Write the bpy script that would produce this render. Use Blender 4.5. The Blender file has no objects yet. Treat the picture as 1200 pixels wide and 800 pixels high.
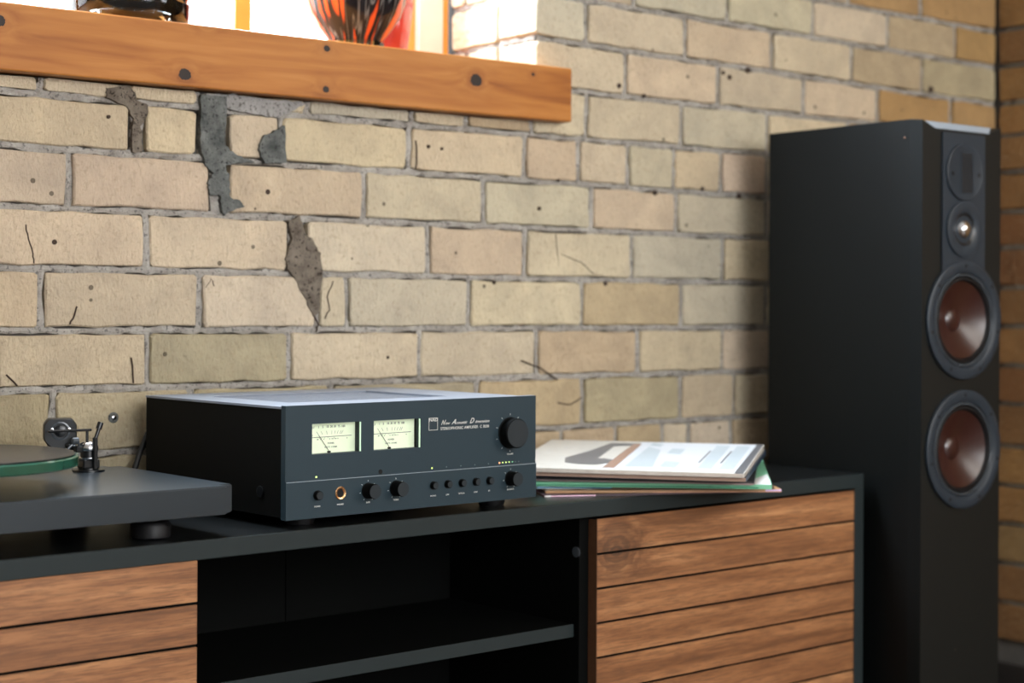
import bpy, bmesh, math, random
from mathutils import Vector, Matrix
PI = math.pi
SC = bpy.context.scene
COL = SC.collection
R = math.radians

# ------------------------------------------------------------------ camera
CAM = Vector((-1.7526, -2.2853, 0.8268))
cd = bpy.data.cameras.new('camera'); cam = bpy.data.objects.new('camera', cd); COL.objects.link(cam)
cd.sensor_width = 36.0; cd.lens = 1960.0 / 1200.0 * 36.0
cd.shift_y = -40.2 / 1200.0
cd.clip_start = 0.05; cd.clip_end = 100
cam.location = CAM
yaw = math.atan2(0.79352, 0.60854)
cam.rotation_mode = 'QUATERNION'
cam.rotation_quaternion = (Matrix.Rotation(yaw - PI / 2, 3, 'Z') @ Matrix.Rotation(PI / 2, 3, 'X') @ Matrix.Rotation(R(0.2935), 3, 'Z')).to_quaternion()
cd.dof.use_dof = True; cd.dof.focus_distance = 2.22; cd.dof.aperture_fstop = 3.4
SC.camera = cam

# ------------------------------------------------------------------ world, lights, exposure
w = bpy.data.worlds.new('sky'); SC.world = w; w.use_nodes = True
bg = w.node_tree.nodes['Background']
bg.inputs[0].default_value = (0.93, 0.96, 1.0, 1); bg.inputs[1].default_value = 8.0

def area(name, loc, target, sx, sy, power, col):
    l = bpy.data.lights.new(name, 'AREA'); l.shape = 'RECTANGLE'; l.size = sx; l.size_y = sy
    l.energy = power; l.color = col
    o = bpy.data.objects.new(name, l); COL.objects.link(o); o.location = loc
    d = Vector(target) - Vector(loc)
    o.rotation_mode = 'QUATERNION'; o.rotation_quaternion = d.to_track_quat('-Z', 'Z')
    return o
# side key follows the shadow direction through an added opening; the front fill is added
area('daylight_side', (1.30, -2.60, 1.75), (-0.1, -0.2, 0.7), 0.9, 1.1, 16, (1.0, 0.94, 0.84))
area('added_front_fill', (-0.1, -4.85, 1.75), (-0.1, 0.0, 0.8), 2.2, 1.6, 54, (1.0, 0.98, 0.95))  # unseen fill added in a made-up front window
area('daylight_back', (-0.70, 0.31, 1.86), (-0.70, -1.0, 0.7), 1.35, 1.15, 185, (0.76, 0.88, 1.0))
SC.view_settings.view_transform = 'Standard'; SC.view_settings.look = 'None'
SC.view_settings.gamma = 1.0; SC.view_settings.use_curve_mapping = False
SC.view_settings.exposure = 0.04

# ------------------------------------------------------------------ materials
class N:
    """tiny node helper"""
    def __init__(s, name):
        s.m = bpy.data.materials.new(name); s.m.use_nodes = True
        s.t = s.m.node_tree; s.b = s.t.nodes['Principled BSDF']; s.out = s.t.nodes['Material Output']
    def n(s, typ, **kw):
        x = s.t.nodes.new(typ)
        for k, v in kw.items():
            if k in x.inputs: x.inputs[k].default_value = v
            else: setattr(x, k, v)
        return x
    def l(s, a, b): s.t.links.new(a, b)
    def coord(s, scale=(1, 1, 1), kind='Object', rot=(0, 0, 0)):
        tc = s.n('ShaderNodeTexCoord'); mp = s.n('ShaderNodeMapping')
        mp.inputs['Scale'].default_value = scale; mp.inputs['Rotation'].default_value = rot
        s.l(tc.outputs[kind], mp.inputs['Vector']); return mp.outputs[0]
    def wpos(s, scale=(1, 1, 1)):
        g = s.n('ShaderNodeNewGeometry'); mp = s.n('ShaderNodeMapping'); mp.inputs['Scale'].default_value = scale
        s.l(g.outputs['Position'], mp.inputs['Vector']); return mp.outputs[0]
    def noise(s, vec, scale, detail=4, rough=.55, dist=0):
        x = s.n('ShaderNodeTexNoise'); x.inputs['Scale'].default_value = scale; x.inputs['Detail'].default_value = detail
        x.inputs['Roughness'].default_value = rough; x.inputs['Distortion'].default_value = dist
        s.l(vec, x.inputs['Vector']); return x.outputs['Fac']
    def ramp(s, fac, stops):
        r = s.n('ShaderNodeValToRGB'); e = r.color_ramp.elements
        while len(e) < len(stops): e.new(.5)
        for i, (p, c) in enumerate(stops):
            e[i].position = p; e[i].color = tuple(c) + ((1,) if len(c) == 3 else ())
        s.l(fac, r.inputs[0]); return r.outputs[0]
    def mix(s, fac, a, b, mode='MIX'):
        x = s.n('ShaderNodeMix', data_type='RGBA', blend_type=mode)
        for i, v in ((0, fac), (6, a), (7, b)):
            if hasattr(v, 'links'): s.l(v, x.inputs[i])
            elif isinstance(v, (int, float)): x.inputs[i].default_value = v
            else: x.inputs[i].default_value = tuple(v) + (1,)
        return x.outputs[2]
    def math(s, op, a, b=None, c=None):
        x = s.n('ShaderNodeMath', operation=op)
        for i, v in enumerate((a, b, c)):
            if v is None: continue
            if hasattr(v, 'links'): s.l(v, x.inputs[i])
            else: x.inputs[i].default_value = v
        return x.outputs[0]
    def bump(s, h, strength, dist=.001):
        x = s.n('ShaderNodeBump'); x.inputs['Strength'].default_value = strength; x.inputs['Distance'].default_value = dist
        s.l(h, x.inputs['Height']); s.l(x.outputs[0], s.b.inputs['Normal'])
    def base(s, v):
        if hasattr(v, 'links'): s.l(v, s.b.inputs['Base Color'])
        else: s.b.inputs['Base Color'].default_value = tuple(v) + (1,)

def plain(name, col, rough=.5, metal=0, spec=.5, var=.12, vscale=30, bump=0, bscale=400, emit=0, coat=0):
    k = N(name); v = k.wpos()
    f = k.noise(v, vscale, 3)
    k.base(k.mix(f, [c * (1 - var) for c in col], [min(1, c * (1 + var)) for c in col]))
    k.b.inputs['Roughness'].default_value = rough; k.b.inputs['Metallic'].default_value = metal
    k.b.inputs['Specular IOR Level'].default_value = spec
    k.b.inputs['Coat Weight'].default_value = coat; k.b.inputs['Coat Roughness'].default_value = .27 if coat >= .55 else .03
    if bump: k.bump(k.noise(v, bscale, 2), bump, .0004)
    if emit:
        k.b.inputs['Emission Color'].default_value = tuple(col) + (1,); k.b.inputs['Emission Strength'].default_value = emit
    return k.m

def brick_mat():
    k = N('buff_brick'); v = k.wpos(); v2 = k.wpos((1, 1, 1.0))
    oi = k.n('ShaderNodeObjectInfo')
    big = k.noise(v, 14, 4, .6, .4)
    c = k.mix(k.ramp(big, [(.3, (0, 0, 0)), (.72, (1, 1, 1))]), (.84, .82, .80), (1.12, 1.10, 1.04))
    c = k.mix(1.0, oi.outputs['Color'], c, 'MULTIPLY')
    fine = k.noise(v, 120, 4, .7)
    c = k.mix(k.ramp(fine, [(.34, (1, 1, 1)), (.46, (0, 0, 0))]), c, (.30, .22, .13))
    k.t.nodes[-1]
    # keep the fine staining weak
    lo = k.mix(.34, k.mix(1.0, oi.outputs['Color'], k.mix(k.ramp(big, [(.3, (0, 0, 0)), (.72, (1, 1, 1))]), (.84, .82, .80), (1.12, 1.10, 1.04)), 'MULTIPLY'), c)
    # small burnt pits
    vo = k.n('ShaderNodeTexVoronoi'); vo.inputs['Scale'].default_value = 34; k.l(v, vo.inputs['Vector'])
    rnd = k.n('ShaderNodeSeparateColor'); k.l(vo.outputs['Color'], rnd.inputs[0])
    pit = k.math('MULTIPLY', k.math('LESS_THAN', vo.outputs['Distance'], .13), k.math('GREATER_THAN', rnd.outputs[0], .88))
    lo = k.mix(k.math('MULTIPLY', pit, .75), lo, (.06, .045, .03))
    k.base(lo)
    k.b.inputs['Roughness'].default_value = .88; k.b.inputs['Specular IOR Level'].default_value = .25
    sc = k.n('ShaderNodeTexNoise'); sc.inputs['Scale'].default_value = 1.0; sc.inputs['Detail'].default_value = 5; sc.inputs['Roughness'].default_value = .62
    mp = k.n('ShaderNodeMapping'); mp.inputs['Rotation'].default_value = (0, R(35), 0); mp.inputs['Scale'].default_value = (190, 100, 95)
    g = k.n('ShaderNodeNewGeometry'); k.l(g.outputs['Position'], mp.inputs['Vector']); k.l(mp.outputs[0], sc.inputs['Vector'])
    h = k.math('ADD', k.math('MULTIPLY', sc.outputs['Fac'], 1.0), k.math('MULTIPLY', k.noise(v, 40, 3), .9))
    h = k.math('SUBTRACT', h, k.math('MULTIPLY', pit, .8))
    k.bump(h, .95, .0048)
    return k.m

def mortar_mat(name, a, b, d=(.16, .15, .14)):
    k = N(name); v = k.wpos()
    c = k.mix(k.ramp(k.noise(v, 26, 5, .7), [(.32, (0, 0, 0)), (.68, (1, 1, 1))]), a, b)
    c = k.mix(k.ramp(k.noise(v, 170, 3, .7), [(.36, (1, 1, 1)), (.44, (0, 0, 0))]), c, d)
    k.base(c); k.b.inputs['Roughness'].default_value = .95; k.b.inputs['Specular IOR Level'].default_value = .2
    k.bump(k.noise(v, 150, 5, .7), .9, .004); return k.m

def pine_mat():
    k = N('varnished_pine'); v = k.wpos()
    sx = k.n('ShaderNodeSeparateXYZ'); k.l(v, sx.inputs[0])
    knots = [(-.634, 1.168, .0085), (-.101, 1.2055, .0105), (-.391, 1.230, .005), (-.392, 1.166, .005), (-.598, 1.246, .004), (-.915, 1.217, .008), (.02, 1.226, .003), (-1.2, 1.19, .009)]
    pull = None; dark = None; halo = None
    for (x, z, r) in knots:
        dx = k.math('MULTIPLY', k.math('SUBTRACT', sx.outputs[0], x), .85); dz = k.math('SUBTRACT', sx.outputs[2], z)
        d = k.math('SQRT', k.math('ADD', k.math('MULTIPLY', dx, dx), k.math('MULTIPLY', dz, dz)))
        q = k.math('DIVIDE', d, r)
        m = k.math('LESS_THAN', q, k.math('ADD', .75, k.math('MULTIPLY', k.noise(v, 250, 2), .5)))
        hl = k.math('DIVIDE', 1.0, k.math('ADD', 1.0, k.math('MULTIPLY', k.math('MULTIPLY', q, q), .35)))
        dark = m if dark is None else k.math('MAXIMUM', dark, m)
        halo = hl if halo is None else k.math('MAXIMUM', halo, hl)
    mp = k.n('ShaderNodeMapping'); mp.inputs['Scale'].default_value = (3.2, 20, 48); k.l(v, mp.inputs['Vector'])
    nz = k.n('ShaderNodeTexNoise'); nz.noise_dimensions = '4D'; nz.inputs['Scale'].default_value = 1.0; nz.inputs['Detail'].default_value = 5; nz.inputs['Distortion'].default_value = .8
    k.l(mp.outputs[0], nz.inputs['Vector']); k.l(k.math('MULTIPLY', halo, 1.6), nz.inputs['W'])
    c = k.ramp(nz.outputs['Fac'], [(.25, (.20, .060, .010)), (.42, (.36, .125, .022)), (.58, (.45, .175, .036)), (.75, (.54, .24, .065))])
    fine = k.noise(k.wpos((14, 60, 420)), 1, 3)
    c = k.mix(k.math('MULTIPLY', fine, .30), c, (.34, .12, .03))
    c = k.mix(k.math('MULTIPLY', halo, .45), c, (.22, .07, .018))
    c = k.mix(dark, c, (.022, .013, .009))
    k.base(c); k.b.inputs['Roughness'].default_value = .42; k.b.inputs['Specular IOR Level'].default_value = .2; k.bump(nz.outputs['Fac'], .25, .0015); return k.m

def walnut_mat():
    k = N('walnut_board'); oi = k.n('ShaderNodeObjectInfo')
    tc = k.n('ShaderNodeTexCoord'); sep = k.n('ShaderNodeSeparateXYZ'); k.l(tc.outputs['Object'], sep.inputs[0])
    # one knot near the door's upper left corner (object coordinates of the door, boards share them)
    dx = k.math('SUBTRACT', sep.outputs[0], -.607); dz = k.math('MULTIPLY', k.math('SUBTRACT', sep.outputs[2], .463), 1.15)
    d = k.math('SQRT', k.math('ADD', k.math('MULTIPLY', dx, dx), k.math('MULTIPLY', dz, dz)))
    kn = k.math('POWER', 2.718, k.math('MULTIPLY', k.math('MULTIPLY', d, d), -420.0))
    add = k.n('ShaderNodeCombineXYZ'); k.l(k.math('MULTIPLY', oi.outputs['Random'], 7.0), add.inputs[1])
    va = k.n('ShaderNodeVectorMath', operation='ADD'); k.l(tc.outputs['Object'], va.inputs[0]); k.l(add.outputs[0], va.inputs[1])
    mp = k.n('ShaderNodeMapping'); mp.inputs['Scale'].default_value = (2.6, 30, 44); mp.inputs['Rotation'].default_value = (0, R(1.5), 0); k.l(va.outputs[0], mp.inputs['Vector'])
    nz = k.n('ShaderNodeTexNoise'); nz.noise_dimensions = '4D'; nz.inputs['Scale'].default_value = 1.0; nz.inputs['Detail'].default_value = 6; nz.inputs['Roughness'].default_value = .6; nz.inputs['Distortion'].default_value = .5
    k.l(mp.outputs[0], nz.inputs['Vector']); k.l(k.math('MULTIPLY', kn, 3.0), nz.inputs['W'])
    c = k.ramp(nz.outputs['Fac'], [(.28, (.10, .042, .018)), (.43, (.24, .100, .040)), (.56, (.37, .165, .068)), (.70, (.50, .25, .11))])
    mp2 = k.n('ShaderNodeMapping'); mp2.inputs['Scale'].default_value = (24, 200, 420); k.l(va.outputs[0], mp2.inputs['Vector'])
    f2 = k.noise(mp2.outputs[0], 1, 3, .7)
    c = k.mix(k.ramp(f2, [(.42, (.55, .55, .55)), (.54, (0, 0, 0))]), c, (.12, .055, .028))
    rings = k.math('ADD', .5, k.math('MULTIPLY', k.math('SINE', k.math('ADD', k.math('MULTIPLY', d, 420.0), k.math('MULTIPLY', nz.outputs['Fac'], 22))), .5))
    c = k.mix(k.math('MULTIPLY', k.math('MULTIPLY', kn, .85), k.math('ADD', .6, k.math('MULTIPLY', rings, .40))), c, (.055, .030, .020))
    k.base(c); k.b.inputs['Roughness'].default_value = .45; k.bump(f2, .15, .0006); return k.m

def streak_glass():
    k = N('streaked_art_glass'); tc = k.n('ShaderNodeTexCoord'); s = k.n('ShaderNodeSeparateXYZ'); k.l(tc.outputs['Object'], s.inputs[0])
    ang = k.math('ARCTAN2', s.outputs[1], s.outputs[0])
    cb = k.n('ShaderNodeCombineXYZ'); k.l(k.math('MULTIPLY', k.math('SINE', ang), 6.0), cb.inputs[0]); k.l(k.math('MULTIPLY', k.math('COSINE', ang), 6.0), cb.inputs[1]); k.l(k.math('MULTIPLY', s.outputs[2], 9.0), cb.inputs[2])
    f = k.noise(cb.outputs[0], 1.0, 1, .4, .2)
    c = k.ramp(f, [(.0, (.22, .22, .22)), (.30, (.01, .01, .012)), (.44, (.012, .011, .014)), (.475, (.16, .16, .16)), (.50, (.015, .012, .012)), (.56, (.02, .015, .015)), (.60, (.62, .08, .02)), (.70, (.75, .12, .03))])
    k.base(c); k.b.inputs['Roughness'].default_value = .16; k.b.inputs['Specular IOR Level'].default_value = .25
    return k.m

def glass_mat(name, gloss=.12, tint=(1, 1, 1)):
    k = N(name); k.t.nodes.remove(k.b)
    tr = k.n('ShaderNodeBsdfTransparent'); tr.inputs[0].default_value = tuple(tint) + (1,)
    gl = k.n('ShaderNodeBsdfGlossy'); gl.inputs['Roughness'].default_value = .03
    fr = k.n('ShaderNodeLayerWeight'); fr.inputs[0].default_value = gloss
    mx = k.n('ShaderNodeMixShader'); k.l(fr.outputs['Fresnel'], mx.inputs[0]); k.l(tr.outputs[0], mx.inputs[1]); k.l(gl.outputs[0], mx.inputs[2])
    k.l(mx.outputs[0], k.out.inputs[0]); return k.m

def meter_mat():
    k = N('lit_meter_dial'); tc = k.coord()
    c = k.mix(k.noise(tc, 25, 2), (.55, .65, .45), (.66, .72, .54))
    k.base(c); k.l(c, k.b.inputs['Emission Color']); k.b.inputs['Emission Strength'].default_value = .42
    k.b.inputs['Roughness'].default_value = .6; return k.m

def paper_mat(name, a, b, scale=8, rough=.45):
    k = N(name); c = k.mix(k.noise(k.coord(), scale, 4, .6, .5), a, b)
    sp = k.ramp(k.noise(k.coord(), scale * 14, 3, .7), [(.30, (1, 1, 1)), (.38, (0, 0, 0))])
    c = k.mix(k.math('MULTIPLY', sp, .35), c, [x * .5 for x in a]); k.base(c)
    k.b.inputs['Roughness'].default_value = rough; return k.m

def cone_mat():
    k = N('red_fibre_cone'); v = k.coord()
    c = k.mix(k.noise(v, 90, 4, .7, .6), (.020, .0055, .004), (.045, .012, .009))
    k.base(c); k.b.inputs['Roughness'].default_value = .30; k.b.inputs['Coat Weight'].default_value = .35; k.b.inputs['Coat Roughness'].default_value = .25
    k.bump(k.noise(v, 160, 3), .12, .0006); return k.m

def record_mat():
    k = N('black_vinyl_record'); v = k.coord(); L = k.n('ShaderNodeVectorMath', operation='LENGTH'); k.l(v, L.inputs[0])
    s = k.math('SINE', k.math('MULTIPLY', L.outputs['Value'], 5200.0))
    k.base((.006, .006, .006)); k.b.inputs['Roughness'].default_value = .26; k.b.inputs['Specular IOR Level'].default_value = .35; k.bump(s, .25, .0003)
    return k.m

M = dict(
    brick=brick_mat(), mortar=mortar_mat('grey_lime_mortar', (.28, .255, .225), (.48, .45, .405)),
    bed=plain('dark_mortar_core', (.10, .09, .08), .95, var=.3), patch=mortar_mat('dark_cement_patch', (.06, .066, .062), (.22, .225, .21), (.04, .04, .04)),  # bed: dark mortar colour behind the joints
    mortar_d=mortar_mat('dark_mortar', (.10, .085, .065), (.20, .17, .13)),  # darker mortar for the right wall
    patch_l=mortar_mat('pale_cement_patch', (.28, .27, .255), (.42, .40, .38), (.12, .11, .10)),
    patch_b=mortar_mat('brown_cement_patch', (.10, .08, .062), (.25, .21, .165), (.035, .027, .02)),
    pine=pine_mat(), walnut=walnut_mat(), streak=streak_glass(),
    walnut_edge=plain('dark_walnut_edge', (.095, .042, .02), .5, var=.3, vscale=90),
    frame=plain('orange_window_frame', (.62, .25, .03), .4, var=.18, vscale=18), jamb=plain('pale_pink_window_jamb', (.72, .52, .42), .5, var=.08),
    gap=plain('dark_gap', (.05, .03, .02), .9),
    red=plain('red_glass', (.45, .035, .02), .12, coat=.5, var=.25), blackglass=plain('black_art_glass', (.012, .011, .014), .07, coat=.5, var=.5),
    clear=glass_mat('clear_glass', .35, (.9, .95, .95)), pane=glass_mat('window_glass', .08), mglass=glass_mat('meter_glass', .06),
    console=plain('charcoal_laminate', (.022, .029, .030), .42, spec=.2, var=.06, bump=.1), inside=plain('shade_dark_laminate', (.0022, .0025, .0023), .7, spec=.06, var=.1),  # inside: interior shade put into a near-black copy of the laminate
    amp=plain('blue_black_anodised', (.015, .032, .043), .5, spec=.35, var=.04, bump=.1, bscale=900), ampcase=plain('black_painted_steel', (.0035, .0037, .0035), .6, spec=.08, var=.05, bump=.15),
    amptop=plain('sheen_painted_steel', (.19, .215, .26), .38, spec=.7, var=.05), mesh=plain('perforated_steel', (.035, .04, .048), .45, spec=.7, var=.4, vscale=900),  # amptop: grazing window sheen on dark metal put into a paler colour
    knob=plain('matte_black_knob', (.0022, .0024, .0024), .6, spec=.1, var=.05), knobcap=plain('slate_knob_cap', (.016, .022, .026), .5, spec=.3, var=.05),
    ink=plain('pale_ink', (.62, .62, .58), .6, var=.03), inkg=plain('grey_ink', (.045, .05, .04), .7), gold=plain('gold_plated_ring', (.85, .52, .28), .25, metal=1, var=.05),
    hole=plain('black_hole', (.003, .003, .003), .9), dial=meter_mat(), silver=plain('polished_steel', (.62, .62, .63), .18, metal=1, var=.05),
    led_y=plain('lit_yellow_green_lamp', (.75, 1.0, .25), emit=1.6), led_o=plain('lit_orange_lamp', (1.0, .42, .2), emit=1.8), led_g=plain('lit_green_lamp', (.35, .9, .45), emit=.9),
    led_off=plain('unlit_lamp', (.16, .20, .20), .4), edgelit=plain('lit_meter_edge', (.62, .85, .62), .4, emit=.45),
    spk=plain('black_ash_vinyl', (.0035, .0045, .0045), .5, spec=.16, var=.12, bump=.25, bscale=260), baffle=plain('black_baffle', (.008, .0085, .0075), .5, spec=.25, var=.08),
    ring=plain('slate_grey_bezel', (.020, .029, .040), .42, spec=.4, var=.06), rubber=plain('black_rubber', (.005, .005, .006), .5, spec=.3), cone=cone_mat(),
    bevel=plain('highlight_grey', (.30, .34, .38), .35, var=.03),  # highlight along dark edges put into the colour
    topshade=plain('shaded_top_laminate', (.0055, .0065, .0068), .3, spec=.35, var=.05),  # console laminate darkened to paint the shade on its top
    surround=plain('glossy_surround', (.05, .06, .07), .25, var=.05),
    plinth=plain('slate_satin_plinth', (.009, .018, .025), .34, var=.05, bump=.1, coat=.6), green=glass_mat('green_edge_glass', .3, (.10, .45, .30)),
    greenedge=plain('green_glass_edge', (.020, .080, .052), .12, coat=.4, var=.2), vinyl=record_mat(), black=plain('satin_black_metal', (.006, .007, .008), .3, var=.05),
    cable=plain('black_cable', (.012, .012, .012), .5), plaster=plain('warm_plaster', (.30, .27, .23), .9, vscale=4), ceil=plain('white_ceiling', (.50, .48, .45), .9, vscale=4),
    floor=plain('dark_floor_board', (.06, .035, .022), .4, var=.4, vscale=9), basebd=plain('dark_skirting', (.018, .015, .013), .5),
)

# ------------------------------------------------------------------ geometry helpers
def bm_new(): return bmesh.new()
def obj(name, bm, mat, parent=None, loc=None, rotz=0, smooth=False):
    me = bpy.data.meshes.new(name); bmesh.ops.recalc_face_normals(bm, faces=bm.faces[:]); bm.to_mesh(me); bm.free()
    if isinstance(mat, (list, tuple)):
        for m_ in mat: me.materials.append(m_)
    else: me.materials.append(mat)
    if smooth:
        for p_ in me.polygons: p_.use_smooth = True
        try: me.set_sharp_from_angle(angle=R(38))
        except Exception: pass
    o = bpy.data.objects.new(name, me); COL.objects.link(o)
    if parent: o.parent = parent
    if loc: o.location = loc
    o.rotation_euler.z = rotz
    return o
def empty(name, loc, rz=0):
    o = bpy.data.objects.new(name, None); COL.objects.link(o); o.empty_display_size = .05
    o.location = loc; o.rotation_euler.z = rz; return o
def tag(o, label, cat, group=None):
    o['label'] = label; o['category'] = cat
    if group: o['group'] = group
    return o
def structure(o): o['kind'] = 'structure'; return o

def add_box(bm, x0, x1, y0, y1, z0, z1, bevel=0, seg=1):
    r = bmesh.ops.create_cube(bm, size=1)
    vs = r['verts']
    for v in vs:
        v.co = Vector(((x0 + x1) / 2 + v.co.x * (x1 - x0), (y0 + y1) / 2 + v.co.y * (y1 - y0), (z0 + z1) / 2 + v.co.z * (z1 - z0)))
    if bevel:
        es = list({e for v in vs for e in v.link_edges})
        bmesh.ops.bevel(bm, geom=es, offset=bevel, segments=seg, affect='EDGES', profile=.5)
def box(name, a, mat, parent=None, bevel=0, seg=1, **kw):
    bm = bm_new(); add_box(bm, *a, bevel=bevel, seg=seg); return obj(name, bm, mat, parent, **kw)

def add_lathe(bm, prof, n=32, axis='z', c=(0, 0, 0), cap=True):
    """profile of (r, h) turned about the given axis; axis '-y' points h towards the viewer"""
    def P(r, h, a):
        u, v_ = r * math.cos(a), r * math.sin(a)
        if axis == 'z': p = (u, v_, h)
        elif axis == '-y': p = (u, -h, v_)
        elif axis == 'x': p = (h, u, v_)
        return Vector(p) + Vector(c)
    rings = []
    for r, h in prof:
        if r < 1e-6: rings.append([bm.verts.new(P(0, h, 0))])
        else: rings.append([bm.verts.new(P(r, h, 2 * PI * i / n)) for i in range(n)])
    for a, b in zip(rings, rings[1:]):
        for i in range(n):
            j = (i + 1) % n
            if len(a) == 1 and len(b) == 1: continue
            if len(a) == 1: bm.faces.new((a[0], b[i], b[j]))
            elif len(b) == 1: bm.faces.new((a[i], a[j], b[0]))
            else: bm.faces.new((a[i], a[j], b[j], b[i]))
    if cap:
        for r in (rings[0], rings[-1]):
            if len(r) > 1: bm.faces.new(r)
def lathe(name, prof, mat, parent=None, n=32, axis='z', c=(0, 0, 0), cap=True, smooth=True, **kw):
    bm = bm_new(); add_lathe(bm, prof, n, axis, c, cap); return obj(name, bm, mat, parent, smooth=smooth, **kw)

def add_tube(bm, pts, r, n=8):
    pts = [Vector(p) for p in pts]; rings = []
    for i, p in enumerate(pts):
        d = (pts[min(i + 1, len(pts) - 1)] - pts[max(i - 1, 0)]).normalized()
        a = d.orthogonal().normalized() if not rings else (up - d * up.dot(d)).normalized()
        up = a; b = d.cross(a)
        rings.append([bm.verts.new(p + (a * math.cos(2 * PI * k / n) + b * math.sin(2 * PI * k / n)) * r) for k in range(n)])
    for A, B in zip(rings, rings[1:]):
        for k in range(n):
            bm.faces.new((A[k], A[(k + 1) % n], B[(k + 1) % n], B[k]))
    bm.faces.new(rings[0]); bm.faces.new(rings[-1])
def tube(name, pts, r, mat, parent=None, n=8, **kw):
    bm = bm_new(); add_tube(bm, pts, r, n); return obj(name, bm, mat, parent, smooth=True, **kw)

def add_prism(bm, pts, f0, f1):
    """pts 2-D; f0/f1 map a point to its 3-D place on the two caps"""
    a = [bm.verts.new(f0(*p)) for p in pts]; b = [bm.verts.new(f1(*p)) for p in pts]
    bm.faces.new(a); bm.faces.new(b[::-1])
    for i in range(len(pts)):
        j = (i + 1) % len(pts); bm.faces.new((a[i], b[i], b[j], a[j]))
def grid_plate(bm, us, zs, holes, y0, y1):
    """plate in the xz plane with rectangular holes; holes are (ui, zi) cells"""
    solid = lambda i, j: 0 <= i < len(us) - 1 and 0 <= j < len(zs) - 1 and (i, j) not in holes
    for i in range(len(us) - 1):
        for j in range(len(zs) - 1):
            if not solid(i, j): continue
            a, b, c, d = us[i], us[i + 1], zs[j], zs[j + 1]
            q = lambda *p: bm.faces.new([bm.verts.new(v) for v in p])
            q((a, y0, c), (b, y0, c), (b, y0, d), (a, y0, d)); q((a, y1, c), (a, y1, d), (b, y1, d), (b, y1, c))
            if not solid(i - 1, j): q((a, y0, c), (a, y0, d), (a, y1, d), (a, y1, c))
            if not solid(i + 1, j): q((b, y0, c), (b, y1, c), (b, y1, d), (b, y0, d))
            if not solid(i, j - 1): q((a, y0, c), (a, y1, c), (b, y1, c), (b, y0, c))
            if not solid(i, j + 1): q((a, y0, d), (b, y0, d), (b, y1, d), (a, y1, d))
    bmesh.ops.remove_doubles(bm, verts=bm.verts[:], dist=1e-6)

def text(name, body, size, x, z, y, mat, parent, shear=0, align='CENTER', width=None, flat=False, bold=0):
    cu = bpy.data.curves.new(name, 'FONT'); cu.body = body; cu.size = size; cu.shear = shear; cu.align_x = align; cu.align_y = 'CENTER'
    cu.resolution_u = 3; cu.offset = bold or size * .012; cu.extrude = .00006
    tmp = bpy.data.objects.new('tmp', cu); COL.objects.link(tmp)
    dg = bpy.context.evaluated_depsgraph_get(); me = bpy.data.meshes.new_from_object(tmp.evaluated_get(dg))
    bpy.data.objects.remove(tmp); me.materials.clear(); me.materials.append(mat)
    xs = [v.co.x for v in me.vertices]
    k = 1.0
    if width and xs: k = width / (max(xs) - min(xs))
    for v in me.vertices: v.co.x *= k
    o = bpy.data.objects.new(name, me); COL.objects.link(o); o.parent = parent
    o.location = (x, y, z); o.rotation_euler = (0 if flat else PI / 2, 0, 0)
    return o

# ------------------------------------------------------------------ room shell
FLOOR_Z, CEIL_Z = 0.0, 2.75
XR, XL, YF = 1.3425, -3.2, -5.0
WX0, WX1, WZ0, WZ1 = -1.45, 0.0494, 1.244, 2.50      # window opening in the back wall
rnd = random.Random(7)

# bed joints of the back wall: height = a + b*X, read off the wall itself; regular ones beyond
def J(n):
    tab = {0: (1.4482, -.0050), 1: (1.3755, -.0100), 2: (1.2965, -.0120), 3: (1.2104, -.0014), 4: (1.1260, .0018), 5: (1.0462, -.0036),
           6: (.9641, -.0008), 7: (.8769, -.0011), 8: (.7897, .0001), 9: (.7051, -.0005), 10: (.6150, .004)}
    if n in tab: return tab[n]
    if n < 0: return (1.4482 + .0835 * -n, -.003)
    return (.6150 - .0860 * (n - 10), 0)
NROW_TOP, NROW_BOT = -2, 12                              # bricks built one by one between these joints
P_, Y_, G_, T_, O_, C_, D_ = (.585, .475, .35), (.565, .475, .34), (.525, .475, .36), (.50, .395, .265), (.42, .265, .12), (.59, .505, .375), (.42, .36, .245)
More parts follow.
